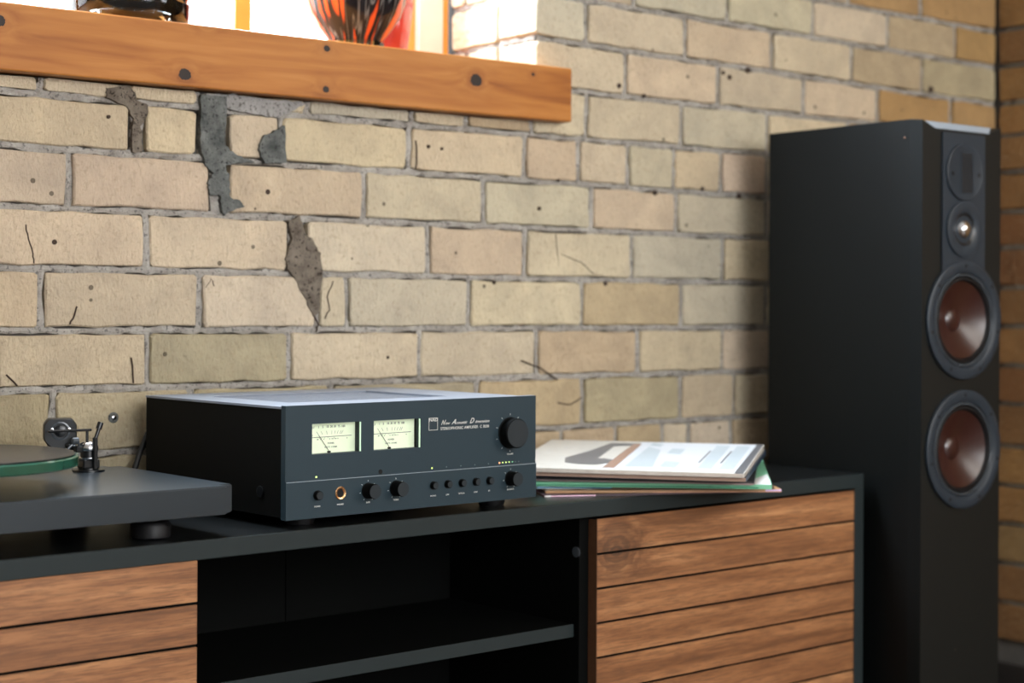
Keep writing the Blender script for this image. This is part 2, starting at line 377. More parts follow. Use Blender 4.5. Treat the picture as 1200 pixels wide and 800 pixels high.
# head joints of each row (row n lies under joint n) and the colours of its bricks, left to right
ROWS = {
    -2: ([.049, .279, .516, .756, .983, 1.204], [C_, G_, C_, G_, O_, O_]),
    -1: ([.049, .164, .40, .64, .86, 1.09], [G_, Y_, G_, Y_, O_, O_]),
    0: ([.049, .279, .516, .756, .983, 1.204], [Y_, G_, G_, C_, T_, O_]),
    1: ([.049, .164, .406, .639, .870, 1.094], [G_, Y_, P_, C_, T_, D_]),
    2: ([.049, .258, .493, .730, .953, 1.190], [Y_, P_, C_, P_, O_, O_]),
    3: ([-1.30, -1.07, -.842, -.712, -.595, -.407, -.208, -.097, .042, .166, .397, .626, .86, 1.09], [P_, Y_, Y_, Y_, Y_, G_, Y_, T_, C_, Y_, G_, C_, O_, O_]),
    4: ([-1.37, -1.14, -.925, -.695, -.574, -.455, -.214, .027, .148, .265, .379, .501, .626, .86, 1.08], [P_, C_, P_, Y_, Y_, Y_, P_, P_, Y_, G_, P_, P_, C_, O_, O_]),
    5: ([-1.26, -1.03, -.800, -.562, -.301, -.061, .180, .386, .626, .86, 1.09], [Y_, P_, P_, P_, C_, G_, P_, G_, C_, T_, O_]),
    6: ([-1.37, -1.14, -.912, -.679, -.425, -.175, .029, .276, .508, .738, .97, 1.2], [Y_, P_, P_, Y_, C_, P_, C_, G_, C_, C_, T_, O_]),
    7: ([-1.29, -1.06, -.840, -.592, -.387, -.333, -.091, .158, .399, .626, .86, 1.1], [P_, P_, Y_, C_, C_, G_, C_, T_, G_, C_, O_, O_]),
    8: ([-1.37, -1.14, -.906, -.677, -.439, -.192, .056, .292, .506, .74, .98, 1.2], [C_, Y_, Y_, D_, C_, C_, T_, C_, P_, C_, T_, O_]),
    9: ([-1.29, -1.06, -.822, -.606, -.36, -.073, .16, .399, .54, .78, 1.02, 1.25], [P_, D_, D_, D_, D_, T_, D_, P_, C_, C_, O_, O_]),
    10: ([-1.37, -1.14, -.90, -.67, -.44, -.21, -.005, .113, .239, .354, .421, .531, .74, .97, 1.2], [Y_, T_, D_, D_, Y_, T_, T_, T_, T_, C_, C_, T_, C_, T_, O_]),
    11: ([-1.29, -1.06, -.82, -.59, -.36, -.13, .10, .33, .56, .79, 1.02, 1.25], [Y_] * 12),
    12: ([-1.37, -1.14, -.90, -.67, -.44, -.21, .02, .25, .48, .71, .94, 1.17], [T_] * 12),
}
BRG = .0055                                               # half of a joint
def brick_bm(bm, c0, c1, zb0, zb1, zt0, zt1, F, depth, seed):
    """one brick with worn, chamfered edges; F maps (s, z, depth) to 3-D; z at both ends given"""
    q = random.Random(seed); L = c1 - c0
    j = lambda a=.0016: q.uniform(-a, a)
    nb = max(2, int(L / .035)); pts = []
    c = q.uniform(.002, .005)
    bot = [(c0 + j(), zb0 + c + j()), (c0 + c + j(), zb0 + j())] + [(c0 + L * k / nb, zb0 + (zb1 - zb0) * k / nb + j(.0019)) for k in range(1, nb)] + [(c1 - c + j(), zb1 + j()), (c1 + j(), zb1 + c + j())]
    top = [(c1 + j(), zt1 - c + j()), (c1 - c + j(), zt1 + j())] + [(c0 + L * k / nb, zt0 + (zt1 - zt0) * k / nb + j(.0019)) for k in range(nb - 1, 0, -1)] + [(c0 + c + j(), zt0 + j()), (c0 + j(), zt0 - c + j())]
    pts = bot + [(c1 + j(), (zb1 + zt1) / 2)] + top + [(c0 + j(), (zb0 + zt0) / 2)]
    cx, cz = (c0 + c1) / 2, (zb0 + zt0) / 2
    out = q.uniform(-.0012, .0022); tx, tz = q.uniform(-.0025, .0025) / L * 1.0, q.uniform(-.012, .012)
    rings = []
    for (inset, d) in ((0, depth), (0, .0024), (.0017 + q.uniform(0, .0009), 0)):
        ring = []
        for (s, z) in pts:
            s2 = s + (inset if s < cx - L * .3 else -inset if s > cx + L * .3 else 0) * (1 if inset else 0)
            z2 = z + (inset if z < cz else -inset)
            if abs(z - cz) < .01: z2 = z
            dd = d - (out + (s - cx) * tx + (z - cz) * tz if d < .01 else 0)
            ring.append(bm.verts.new(F(s2, z2, dd)))
        rings.append(ring)
    n = len(pts)
    for a, b in zip(rings, rings[1:]):
        for i in range(n): bm.faces.new((a[i], a[(i + 1) % n], b[(i + 1) % n], b[i]))
    bm.faces.new(rings[-1]); bm.faces.new(rings[0][::-1])
def jit(col, s, f=1.0):
    q = random.Random(s); k = q.uniform(.93, 1.07) * f
    return (col[0] * k * q.uniform(.98, 1.02), col[1] * k, col[2] * k * q.uniform(.95, 1.05), 1)
def brick(parent, c0, c1, J1, J0, F, depth, seed, col, zclip=None, name='brick'):
    """J1 upper joint, J0 lower joint as (a, b)"""
    c0 += BRG; c1 -= BRG
    zt = lambda s: (min(J1[0] + J1[1] * s - BRG, zclip) if zclip else J1[0] + J1[1] * s - BRG)
    zb = lambda s: J0[0] + J0[1] * s + BRG
    bm = bm_new(); brick_bm(bm, c0, c1, zb(c0), zb(c1), zt(c0), zt(c1), F, depth, seed)
    cen = F((c0 + c1) / 2, (zb(c0) + zt(c0)) / 2, 0)
    bmesh.ops.translate(bm, verts=bm.verts[:], vec=-Vector(cen))
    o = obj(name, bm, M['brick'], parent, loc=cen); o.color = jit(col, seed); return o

FB = lambda s, z, d: Vector((s, d, z))                     # back wall, face at Y=0
FR_ = lambda s, z, d: Vector((XR + d, -s, z))              # right wall, s runs away from the corner
FV = lambda s, z, d: Vector((WX1 + d, s, z))               # window reveal

def slab(bm, *a): add_box(bm, *a)
bm = bm_new()
for a in ((XL, WX0, .0135, .30, 0, CEIL_Z), (WX0, WX1 + .0135, .0135, .30, 0, WZ0 - .094), (WX0, WX1 + .0135, .0135, .30, WZ1, CEIL_Z), (WX1 + .0135, XR + .3, .0135, .30, 0, CEIL_Z)):
    slab(bm, *a)
wall_back = structure(obj('wall_back', bm, M['bed']))
bm = bm_new()
WRY0, WRY1, WRZ0, WRZ1 = -3.15, -2.05, 1.15, 2.35            # unseen opening added to the right wall for the side key
slab(bm, XR + .0135, XR + .30, WRY1, 0.0135, 0, CEIL_Z); slab(bm, XR + .0135, XR + .30, YF, WRY0, 0, CEIL_Z)
slab(bm, XR + .0135, XR + .30, WRY0, WRY1, 0, WRZ0); slab(bm, XR + .0135, XR + .30, WRY0, WRY1, WRZ1, CEIL_Z)
wall_right = structure(obj('wall_right', bm, M['bed']))
structure(box('wall_left', (XL - .2, XL, YF, .30, 0, CEIL_Z), M['plaster']))
bm = bm_new()
for a in ((XL, -2.3, YF - .2, YF, 0, CEIL_Z), (.5, XR + .3, YF - .2, YF, 0, CEIL_Z), (-2.3, .5, YF - .2, YF, 0, .9), (-2.3, .5, YF - .2, YF, 2.6, CEIL_Z)): slab(bm, *a)  # opening added for the front fill
structure(obj('wall_front', bm, M['plaster']))
floor = structure(box('floor', (XL - .2, XR + .3, YF - .2, .30, -.10, -.012), M['basebd']))
structure(box('ceiling', (XL - .2, XR + .3, YF - .2, .30, CEIL_Z, CEIL_Z + .1), M['ceil']))
# floor boards near the furniture, one by one
for i in range(14):
    y1 = -.016 - i * .125
    box('floor_board', (XL + .02, XR - .02, y1 - .122, y1, -.012, 0), M['floor'], floor, bevel=.0015)
bm = bm_new(); add_box(bm, XL, XR, YF, -.016 - 14 * .125, -.012, 0)
o = obj('floor_board_field', bm, M['floor'], floor); o['kind'] = 'stuff'

# --- bricks of the back wall
seed = 100
mort = bm_new()
def strip(bm, pts, F, hw, axis, q, d0=.0030):
    """irregular mortar ribbon along pts; axis 'h' or 'v'"""
    prev = None
    for (s, z) in pts:
        a, b = hw + q.choice((-.0026, -.0012, .0004, .0016)), hw + q.choice((-.0022, -.0006, .0010, .0018)); d = d0 + q.uniform(-.0012, .0022)
        if axis == 'h': row = [F(s, z - a, d + .010), F(s, z - a, d + .0012), F(s, z + q.uniform(-.002, .002), d - .0006), F(s, z + b, d + .0012), F(s, z + b, d + .010)]
        else: row = [F(s - a, z, d + .010), F(s - a, z, d + .0012), F(s + q.uniform(-.002, .002), z, d - .0006), F(s + b, z, d + .0012), F(s + b, z, d + .010)]
        row = [bm.verts.new(v) for v in row]
        if prev:
            for k in range(4): bm.faces.new((prev[k], prev[k + 1], row[k + 1], row[k]))
        prev = row
q = random.Random(5)
XS = -1.60
for n in range(NROW_TOP, NROW_BOT + 1):
    js, cols = ROWS[n]; J1, J0 = J(n), J(n + 1)
    lo = XS if n >= 3 else WX1
    js = list(js)
    if n >= 3: js = [XS] + js; cols = [Y_] + list(cols)
    ends = js + [XR + .0062]
    for i in range(len(ends) - 1):
        c0, c1 = ends[i], ends[i + 1]
        if c1 - c0 < .03: continue
        if n < 3 and i == 0: c0 -= BRG                        # flush with the reveal
        dep = .0131
        if n < 3 and i == 0: dep = .105 if n % 2 else .105
        seed += 1; zc = WZ0 - .0955 if (n == 3 and c0 < WX1 - .01 and c1 <= WX1 + .01) else None
        if n == 3 and c0 < .1 and zc is None and c1 < .18: pass
        # wide cement patches replace parts of joints: narrow the bricks beside them
        a, b = c0, c1
        if n == 4:
            if abs(c1 + .574) < .001: b = -.594
            if abs(c0 + .574) < .001: a = -.548
            if abs(c1 + .695) < .001: b = -.703
            if abs(c0 + .695) < .001: a = -.686
        if n == 5 and abs(c1 + .562) < .001: b = -.573
        if n == 5 and abs(c0 + .562) < .001: a = -.548
        if n == 6 and abs(c1 + .425) < .001: b = -.437
        if n == 6 and abs(c0 + .425) < .001: a = -.410
        if n == 9 and abs(c0 - .16) < .001: pass
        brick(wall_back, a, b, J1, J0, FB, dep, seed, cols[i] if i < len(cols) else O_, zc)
        # head joint
        if i > 0:
            zz0, zz1 = J0[0] + J0[1] * c0, (J1[0] + J1[1] * c0 if zc is None else zc)
            wide = .0105 if (n, i) in () else BRG
            wid = BRG + max(0, (a - ends[i]) * .5)
            strip(mort, [(c0 + q.uniform(-.001, .001), zz0 + (zz1 - zz0) * k / 5) for k in range(6)], FB, wid, 'v', q)
for n in range(NROW_TOP, NROW_BOT + 2):
    a, b = J(n); lo = WX1 + .002 if n <= 3 and n < 4 and a > WZ0 - .09 else XS
    if n == 3: lo = WX1 + .002
    x = lo; pts = []
    while x < XR: pts.append((x, a + b * x)); x += q.uniform(.010, .024)
    pts.append((XR, a + b * XR)); strip(mort, pts, FB, BRG, 'h', q)
o = obj('mortar', mort, M['mortar'], wall_back); o['kind'] = 'stuff'

# rest of the back wall (beyond the frame): joined
def field(parent, F, s0, s1, z0, z1, depth=.0131, clip=None, col=Y_):
    bm = bm_new(); z = z0; k = 0; r_ = random.Random(int(s0 * 10 + z0 * 100))
    while z < z1 - .02:
        s = s0 - (.12 if k % 2 else 0); zt = min(z + .086, z1)
        while s < s1 - .02:
            a, b = max(s, s0) + BRG, min(s + .235, s1) - BRG
            if b - a > .02 and not (clip and clip(a, b, z, zt)):
                bmv = [bm.verts.new(F(*p)) for p in ((a, z + BRG, depth), (b, z + BRG, depth), (b, zt - BRG, depth), (a, zt - BRG, depth), (a + .002, z + BRG + .002, 0), (b - .002, z + BRG + .002, 0), (b - .002, zt - BRG - .002, 0), (a + .002, zt - BRG - .002, 0))]
                for f in ((4, 5, 6, 7), (0, 1, 5, 4), (1, 2, 6, 5), (2, 3, 7, 6), (3, 0, 4, 7)): bm.faces.new([bmv[i] for i in f])
            s += .235
        z += .086; k += 1
    o = obj('brick_field', bm, M['brick'], parent); o['kind'] = 'stuff'; o.color = (*col, 1); return o
zlo = J(NROW_BOT + 1)[0]; zhi = J(NROW_TOP)[0]
field(wall_back, FB, XL, XS, 0, CEIL_Z)
field(wall_back, FB, XS, XR, 0, zlo)
field(wall_back, FB, WX1, XR, zhi, CEIL_Z)
field(wall_back, FB, XS, WX0, WZ0 - .03, CEIL_Z)
field(wall_back, FB, WX0, WX1, WZ1, CEIL_Z)
# reveal of the window: bricks behind the corner bricks
mort = bm_new()
zs_ = [J(n)[0] for n in range(2, -10, -1)]
zs_ = [z for z in zs_ if z < WZ1] + [WZ1]
zs_ = [WZ0] + [z for z in zs_ if z > WZ0 + .01]
for k in range(len(zs_) - 1):
    for (a, b) in (((.105, .258),) if k % 2 else ((.105, .21), (.21, .258))):
        seed += 1; brick(wall_back, a, b, (zs_[k + 1], 0), (zs_[k], 0), FV, .0131, seed, C_)
    strip(mort, [(s / 100, zs_[k + 1]) for s in range(1, 26)], FV, BRG, 'h', q)
    strip(mort, [(.105, zs_[k] + (zs_[k + 1] - zs_[k]) * t / 5) for t in range(6)], FV, BRG, 'v', q)
o = obj('mortar', mort, M['mortar'], wall_back); o['kind'] = 'stuff'

# --- bricks of the right wall
mort = bm_new()
for n in range(-3, 17):
    J1, J0 = (J(n)[0] + J(n)[1] * XR, 0), (J(n + 1)[0] + J(n + 1)[1] * XR, 0)
    s = .004; first = .115 if n % 2 else .205
    k = 0
    if J0[0] < .05: continue
    while s < .93:
        e = s + (first if k == 0 else .235); seed += 1
        q2 = random.Random(seed)
        base = q2.choice([(.20, .105, .042), (.25, .135, .05), (.17, .082, .034), (.22, .14, .065)])
        brick(wall_right, s, e, J1, J0, FR_, .0131, seed, base)
        strip(mort, [(e, J0[0] + (J1[0] - J0[0]) * t / 5) for t in range(6)], FR_, BRG, 'v', q)
        s = e; k += 1
    strip(mort, [(i * .02, J1[0]) for i in range(1, 54)], FR_, BRG, 'h', q)
o = obj('mortar', mort, M['mortar_d'], wall_right); o['kind'] = 'stuff'
field(wall_right, FR_, 1.06, -YF, 0, CEIL_Z, clip=lambda a, b, z0, z1: b > -WRY1 and a < -WRY0 and z1 > WRZ0 and z0 < WRZ1, col=(.27, .15, .06))
field(wall_right, FR_, .01, 1.06, J(-3)[0], CEIL_Z, col=(.27, .15, .06))
structure(box('baseboard_right', (XR - .012, XR, -4.9, -.016, 0, .055), M['basebd'], bevel=.002))
structure(box('baseboard_back', (XL + .01, XR - .014, -.014, -.001, 0, .055), M['basebd'], bevel=.002))

# --- cement patches, the dark stain and the cracks of the back wall
def patch(name, pts, mat, proud=.004, label=None):
    qq = random.Random(len(pts)); fine = []
    for i in range(len(pts)):
        a, b = pts[i], pts[(i + 1) % len(pts)]
        for t in (0, .2, .4, .6, .8): fine.append((a[0] + (b[0] - a[0]) * t + qq.uniform(-.0014, .0014), a[1] + (b[1] - a[1]) * t + qq.uniform(-.0014, .0014)))
    bm = bm_new(); add_prism(bm, fine, lambda s, z: Vector((s, -proud, z)), lambda s, z: Vector((s, .010, z)))
    top = [f for f in bm.faces if abs(f.normal.y) > .9 or len(f.verts) > 4]
    front = [f for f in bm.faces if len(f.verts) > 4 and sum(v.co.y for v in f.verts) < 0]
    bmesh.ops.inset_region(bm, faces=front, thickness=.003, depth=0)
    for v in {v for f in front for v in f.verts}: v.co.y -= .0015
    bmesh.ops.triangulate(bm, faces=[f for f in bm.faces if len(f.verts) > 4])
    o = obj(name, bm, mat, wall_back)
    if label: o['label'] = label
    return o
patch('mortar_patch', [(-.595, 1.143), (-.552, 1.144), (-.553, 1.094), (-.557, 1.076), (-.547, 1.063), (-.522, 1.053), (-.503, 1.0475), (-.54, 1.044), (-.554, 1.037), (-.548, 1.027), (-.546, 1.006), (-.545, .991), (-.528, .987), (-.52, .979), (-.539, .973), (-.554, .964), (-.559, .972), (-.562, .995), (-.58, .994), (-.583, 1.012), (-.574, 1.026), (-.586, 1.038), (-.594, 1.061), (-.596, 1.102)], M['patch'], .004, 'dark cement smear running down across two brick courses')
patch('mortar_patch', [(-.463, 1.1), (-.451, 1.107), (-.449, 1.049), (-.487, 1.047), (-.497, 1.067), (-.49, 1.088)], M['patch'], .005, 'dark rounded cement blob beside a head joint')
patch('mortar_patch', [(-.442, .958), (-.422, .968), (-.413, .943), (-.401, .933), (-.385, .911), (-.380, .879), (-.385, .847), (-.386, .815), (-.396, .812), (-.413, .841), (-.430, .87), (-.443, .883), (-.447, .899), (-.435, .932)], M['patch_b'], .0022, 'dark brown crumbling stain below the cement smear')
patch('mortar_patch', [(-.586, 1.146), (-.54, 1.149), (-.463, 1.145), (-.424, 1.148), (-.414, 1.144), (-.439, 1.131), (-.463, 1.119), (-.499, 1.121), (-.546, 1.126), (-.586, 1.135)], M['patch_l'], .003, 'pale grey cement under the sill')
patch('mortar_patch', [(-.745, 1.141), (-.708, 1.149), (-.697, 1.129), (-.68, 1.121), (-.681, 1.106), (-.691, 1.09), (-.688, 1.052), (-.704, 1.051), (-.703, 1.099), (-.713, 1.118), (-.745, 1.128)], M['patch_b'], .0018, 'brownish mortar spread at a head joint')
cr = bm_new()
cracks = [[(-.864, .939), (-.859, .919), (-.853, .899), (-.852, .885)], [(-.788, .824), (-.792, .812), (-.798, .799)], [(-.361, .866), (-.37, .843), (-.367, .821), (-.375, .807)], [(-.891, .728), (-.875, .713)],
          [(.094, .955), (.097, .922), (.102, .889)], [(.107, .92), (.152, .908), (.182, .887)], [(-.395, .812), (-.387, .797), (-.391, .786)], [(.02, .735), (.06, .722), (.10, .700)], [(-.203, 1.10), (-.200, 1.07), (-.203, 1.053)],
          [(-.585, .853), (-.575, .868), (-.57, .856)], [(.10, .660), (.13, .655), (.155, .667)], [(-.70, .712), (-.704, .75)]]
for c in cracks:
    pts = []
    for a, b in zip(c, c[1:]):
        for t in (0, .33, .66): pts.append((a[0] + (b[0] - a[0]) * t + q.uniform(-.0012, .0012), -.0016, a[1] + (b[1] - a[1]) * t + q.uniform(-.001, .001)))
    pts.append((c[-1][0], -.0016, c[-1][1])); add_tube(cr, pts, .0013, 5)
o = obj('hairline_cracks', cr, M['gap'], wall_back); o['kind'] = 'stuff'
pits = bm_new()
for (x, z, r) in [(-.741, 1.1, .003), (-.479, 1.003, .0045), (-.822, .916, .004), (.058, .999, .0035), (-.256, .744, .003), (-.177, 1.092, .003), (.24, 1.228, .005), (.301, 1.215, .004), (.57, 1.286, .006), (.52, 1.268, .005), (.503, 1.275, .004), (1.12, 1.295, .007), (.45, 1.052, .004), (.547, 1.042, .005), (.33, 1.039, .005), (-.15, 1.09, .0025), (.10, 1.05, .003), (-.04, .868, .003), (.21, .87, .004)]:
    add_lathe(pits, [(r, 0), (r * .9, .0032), (0, .0030)], 9, '-y', (x, 0, z))
o = obj('burnt_pits', pits, M['gap'], wall_back); o['kind'] = 'stuff'
k = empty('wall_plug', (-.7316, -.001, .6633)); tag(k, 'small round metal plug set in the brick left of the amplifier', 'wall plug')
lathe('plug_rim', [(.008, -.002), (.008, .002), (.0055, .003), (.0055, .001), (0, .001)], M['patch'], k, 16, '-y')
lathe('plug_screw', [(.0035, .0005), (.0035, .004), (.002, .0048), (0, .0048)], M['silver'], k, 12, '-y')

# ------------------------------------------------------------------ window of the back wall
win = structure(empty('window_1', (0, 0, 0)))
YW = .262
def wbox(name, a, mat, **kw): return box(name, a, mat, win, **kw)
wbox('frame_stile', (-.045, -.026, YW, .298, WZ0, WZ1), M['frame'], bevel=.001)
wbox('jamb_lining', (-.026, .028, YW - .012, .298, WZ0, WZ1), M['jamb'], bevel=.001)
wbox('jamb_strip', (.028, .044, YW - .006, .298, WZ0, WZ1), M['frame'], bevel=.001)
wbox('shadow_gap', (.044, .0494, YW + .006, .298, WZ0, WZ1), M['gap'])
wbox('mullion', (-.394, -.363, YW + .004, .290, WZ0, WZ1), M['frame'], bevel=.001)
wbox('mullion', (-.94, -.909, YW + .004, .290, WZ0, WZ1), M['frame'], bevel=.001)
wbox('frame_stile', (WX0, WX0 + .05, YW, .298, WZ0, WZ1), M['frame'], bevel=.001)
wbox('frame_rail', (WX0 + .05, -.045, YW + .006, .298, WZ1 - .05, WZ1), M['frame'], bevel=.001)
wbox('frame_rail', (WX0 + .05, -.045, YW + .006, .298, WZ0, WZ0 + .010), M['frame'], bevel=.001)
for (a, b) in ((WX0 + .05, -.94), (-.909, -.394), (-.363, -.045)):
    wbox('pane', (a, b, .280, .284, WZ0 + .010, WZ1 - .05), M['pane'])
# sill beam
bm = bm_new(); add_box(bm, WX0 - .05, .1062, -.030, -.0035, WZ0 - .0938, WZ0, bevel=.0022, seg=2); add_box(bm, WX0 + .001, WX1 - .001, -.004, .30, WZ0 - .0925, WZ0 - .0003)
o = structure(obj('trim_1', bm, M['pine'])); o['label'] = 'thick varnished pine window sill with dark knots'

# vases on the sill
def lathe_shell(prof, t=.004): return prof + [(max(r - t, .001), h) for r, h in reversed(prof[1:])] + [(0, prof[0][1] + t)]
v = lathe('vase', lathe_shell([(0.0001, 0), (.038, 0), (.043, .012), (.047, .026), (.062, .045), (.076, .066), (.084, .09), (.087, .12), (.083, .155), (.070, .19), (.050, .22), (.042, .235), (.050, .25)]), M['streak'], None, 48, cap=False, loc=(-.262, .092, WZ0 + .0005))
tag(v, 'rounded black glass vase with orange streaks, standing on the sill before the red vase', 'vase')
lathe('foot_ring', [(.040, 0), (.0455, .002), (.0485, .020), (.046, .022), (.041, .004)], M['clear'], v, 40, cap=False)['label'] = 'clear glass foot'
v = lathe('vase', lathe_shell([(0.0001, 0), (.034, 0), (.039, .02), (.046, .06), (.052, .11), (.050, .16), (.038, .20), (.030, .215), (.036, .23)]), M['red'], None, 40, cap=False, loc=(-.145, .185, WZ0 + .0005))
tag(v, 'deep red glass vase half hidden behind the streaked vase', 'vase')
v = lathe('bowl', lathe_shell([(0.0001, .010), (.060, .010), (.078, .020), (.087, .034), (.091, .05), (.093, .08), (.095, .12), (.098, .15)]), M['blackglass'], None, 48, cap=False, loc=(-.668, .085, WZ0 + .0005))
tag(v, 'wide black glass bowl with a clear base at the left end of the sill', 'bowl')
lathe('clear_base', [(.060, 0), (.084, .0), (.090, .012), (.092, .036), (.0885, .036), (.079, .019), (.060, .0095)], M['clear'], v, 48, cap=False)['label'] = 'clear glass base'

# ------------------------------------------------------------------ media console
CA = R(3.77); C0 = (0.5120, -0.3437)
con = empty('media_console', (C0[0], C0[1], 0), CA)
tag(con, 'long charcoal media console with slatted walnut doors, standing against the brick wall', 'console')
W_, DP, H_ = 1.972, .330, .540
tp_ = box('top_panel', (-W_, 0, 0, DP, H_ - .0243, H_ - .0004), M['console'], con, bevel=.0009)
box('top_shade_layer', (-W_ + .0006, -.0006, .0009, DP - .0006, H_ - .0012, H_), M['topshade'], tp_)  # thin dark layer painting shade over the console top
box('side_panel', (-.0245, 0, 0, DP, .128, H_ - .0243), M['console'], con, bevel=.0007)
box('side_panel', (-W_, -W_ + .0245, 0, DP, .128, H_ - .0243), M['console'], con, bevel=.0007)
box('bottom_panel', (-W_ + .0245, -.0245, .001, DP, .128, .150), M['console'], con, bevel=.0007)
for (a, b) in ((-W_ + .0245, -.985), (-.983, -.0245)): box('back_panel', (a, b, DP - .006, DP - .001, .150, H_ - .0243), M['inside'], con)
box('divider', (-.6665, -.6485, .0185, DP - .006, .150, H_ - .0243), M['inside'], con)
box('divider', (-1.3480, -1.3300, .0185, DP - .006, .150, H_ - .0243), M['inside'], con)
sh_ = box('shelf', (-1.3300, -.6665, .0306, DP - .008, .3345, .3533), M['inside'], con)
box('shelf_front', (-1.3299, -.6666, .030, .0305, .3344, .3535), M['console'], sh_)  # shelf front kept in plain laminate against the shade-darkened body
for s_ in (-1, 1):
    for t_ in (0, 1):
        x_ = -.12 if s_ > 0 else -W_ + .12; y_ = .04 if t_ == 0 else DP - .04
        lathe('leg', [(.012, 0), (.016, .10), (.018, .128)], M['inside'], con, 16, c=(x_, y_, 0))
# cam cover on the divider
lathe('cam_cover', [(.008, 0), (.008, .0015), (.0065, .002), (0, .002)], M['surround'], con, 18, 'x', c=(-.6685, .024, .462))['label'] = 'small round plastic cam cover'
def door(x0, x1, ztop, label, hole=None):
    d = box('door', (x0, x1, .0035, .0185, .158, ztop - .0008), M['inside'], con)
    d['label'] = label
    z = ztop; first = True; k_ = 0
    while z > .17:
        hgt = (.0505 if first else .0480); zb = max(z - hgt, .1585)
        b = box('board', (x0 + (.0002), x1, 0, .0040, zb, z), M['walnut'], d, bevel=.0006)
        z = zb - .0036; first = False; k_ += 1
        if zb <= .159: break
    e = box('side_edge', (x0 - .0006, x0 + .0001, .0006, .0186, .1585, ztop - .001), M['walnut_edge'], d); e['label'] = 'dark brown door edge'
    return d
door(-.6470, -.0268, .5115, 'right-hand walnut door of grooved boards with a knot at its upper left')
door(-1.9460, -1.3275, .5155, 'left-hand walnut door of grooved boards')

# ------------------------------------------------------------------ amplifier
AW, AH, AD = .4350, .1467, .3588
amp = empty('amplifier', (-.67973, -.41164, .552), R(4.34))
tag(amp, 'black stereo amplifier with two lit meters, in the middle of the console top', 'amplifier')
# housing: sides, back, bottom, top with sunken vent
bm = bm_new()
add_box(bm, .003, .006, .0105, AD, .002, AH - .002); add_box(bm, AW - .006, AW - .003, .0105, AD, .002, AH - .002)
add_box(bm, .006, AW - .006, AD - .003, AD, .002, AH - .002); add_box(bm, .006, AW - .006, .0105, AD - .003, .002, .005)
obj('case', bm, M['ampcase'], amp)
bm = bm_new()
us = [.002, .062, .340, AW - .002]; vs = [.0105, .085, .283, AD]
for i in range(3):
    for j in range(3):
        if (i, j) == (1, 1): continue
        f = [bm.verts.new(Vector(p)) for p in ((us[i], vs[j], AH - .0015), (us[i + 1], vs[j], AH - .0015), (us[i + 1], vs[j + 1], AH - .0015), (us[i], vs[j + 1], AH - .0015))]
        bm.faces.new(f)
# skirts
for a, b in (((us[0], vs[0]), (us[3], vs[0])), ((us[3], vs[0]), (us[3], vs[3])), ((us[3], vs[3]), (us[0], vs[3])), ((us[0], vs[3]), (us[0], vs[0])), ((us[1], vs[1]), (us[2], vs[1])), ((us[2], vs[1]), (us[2], vs[2])), ((us[2], vs[2]), (us[1], vs[2])), ((us[1], vs[2]), (us[1], vs[1]))):
    bm.faces.new([bm.verts.new(Vector(p)) for p in ((*a, AH - .0015), (*b, AH - .0015), (*b, AH - .0045), (*a, AH - .0045))])
bmesh.ops.remove_doubles(bm, verts=bm.verts[:], dist=1e-6)
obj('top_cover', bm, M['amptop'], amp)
# vent: perforated sheet below the recess
bm = bm_new()
x0, x1, y0, y1 = us[1], us[2], vs[1], vs[2]
nx, ny = 46, 32
for i in range(nx + 1):
    x = x0 + (x1 - x0) * i / nx; add_box(bm, x - .0011, x + .0011, y0, y1, AH - .0052, AH - .0044)
for j in range(ny + 1):
    y = y0 + (y1 - y0) * j / ny; add_box(bm, x0, x1, y - .0011, y + .0011, AH - .0050, AH - .0042)
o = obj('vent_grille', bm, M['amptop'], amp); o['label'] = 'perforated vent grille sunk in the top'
# front panels
bm = bm_new()
grid_plate(bm, [0, .0412, .1206, .1411, .2213, AW], [.0565, .0824, .1221, AH], {(1, 1), (3, 1)}, 0, .010)
obj('front_panel', bm, M['amp'], amp)
box('panel_top_sheen', (.0008, AW - .0008, .0006, .0104, AH - .0004, AH + .0003), M['amptop'], amp)  # anodised panel top given the pale sheen colour
bm = bm_new()
pr = [(.010, 0), (-.0015, 0), (-.0015, .0478), (.0004, .0505), (.0004, .0565), (.010, .0565)]
add_prism(bm, pr, lambda y, z: Vector((0, y, z)), lambda y, z: Vector((AW, y, z)))
obj('lower_panel', bm, M['amp'], amp)
box('groove_highlight', (.0008, AW - .0006, -.0016, -.0004, .0481, .0488), M['bevel'], amp)['label'] = 'thin pale strip standing in for the groove highlight'  # paints the bright highlight on the lower panel's chamfer
for x_, y_ in ((.05, .04), (AW - .05, .04), (.05, AD - .05), (AW - .05, AD - .05)):
    lathe('foot', [(.018, -.0115), (.020, -.006), (.020, .002)], M['rubber'], amp, 20, c=(x_, y_, 0))
o = lathe('case_screw', [(.0075, 0), (.0075, .0015), (.006, .002), (0, .002)], M['black'], amp, 18, 'x', c=(0, 0, 0)); o.location = (.0012, .0616, .0321); o.rotation_euler.z = 0
o2 = tube('socket_glint', [(.0008, .0660, .034), (.0008, .0650, .038), (.0008, .062, .0397)], .0005, M['silver'], amp, 5)
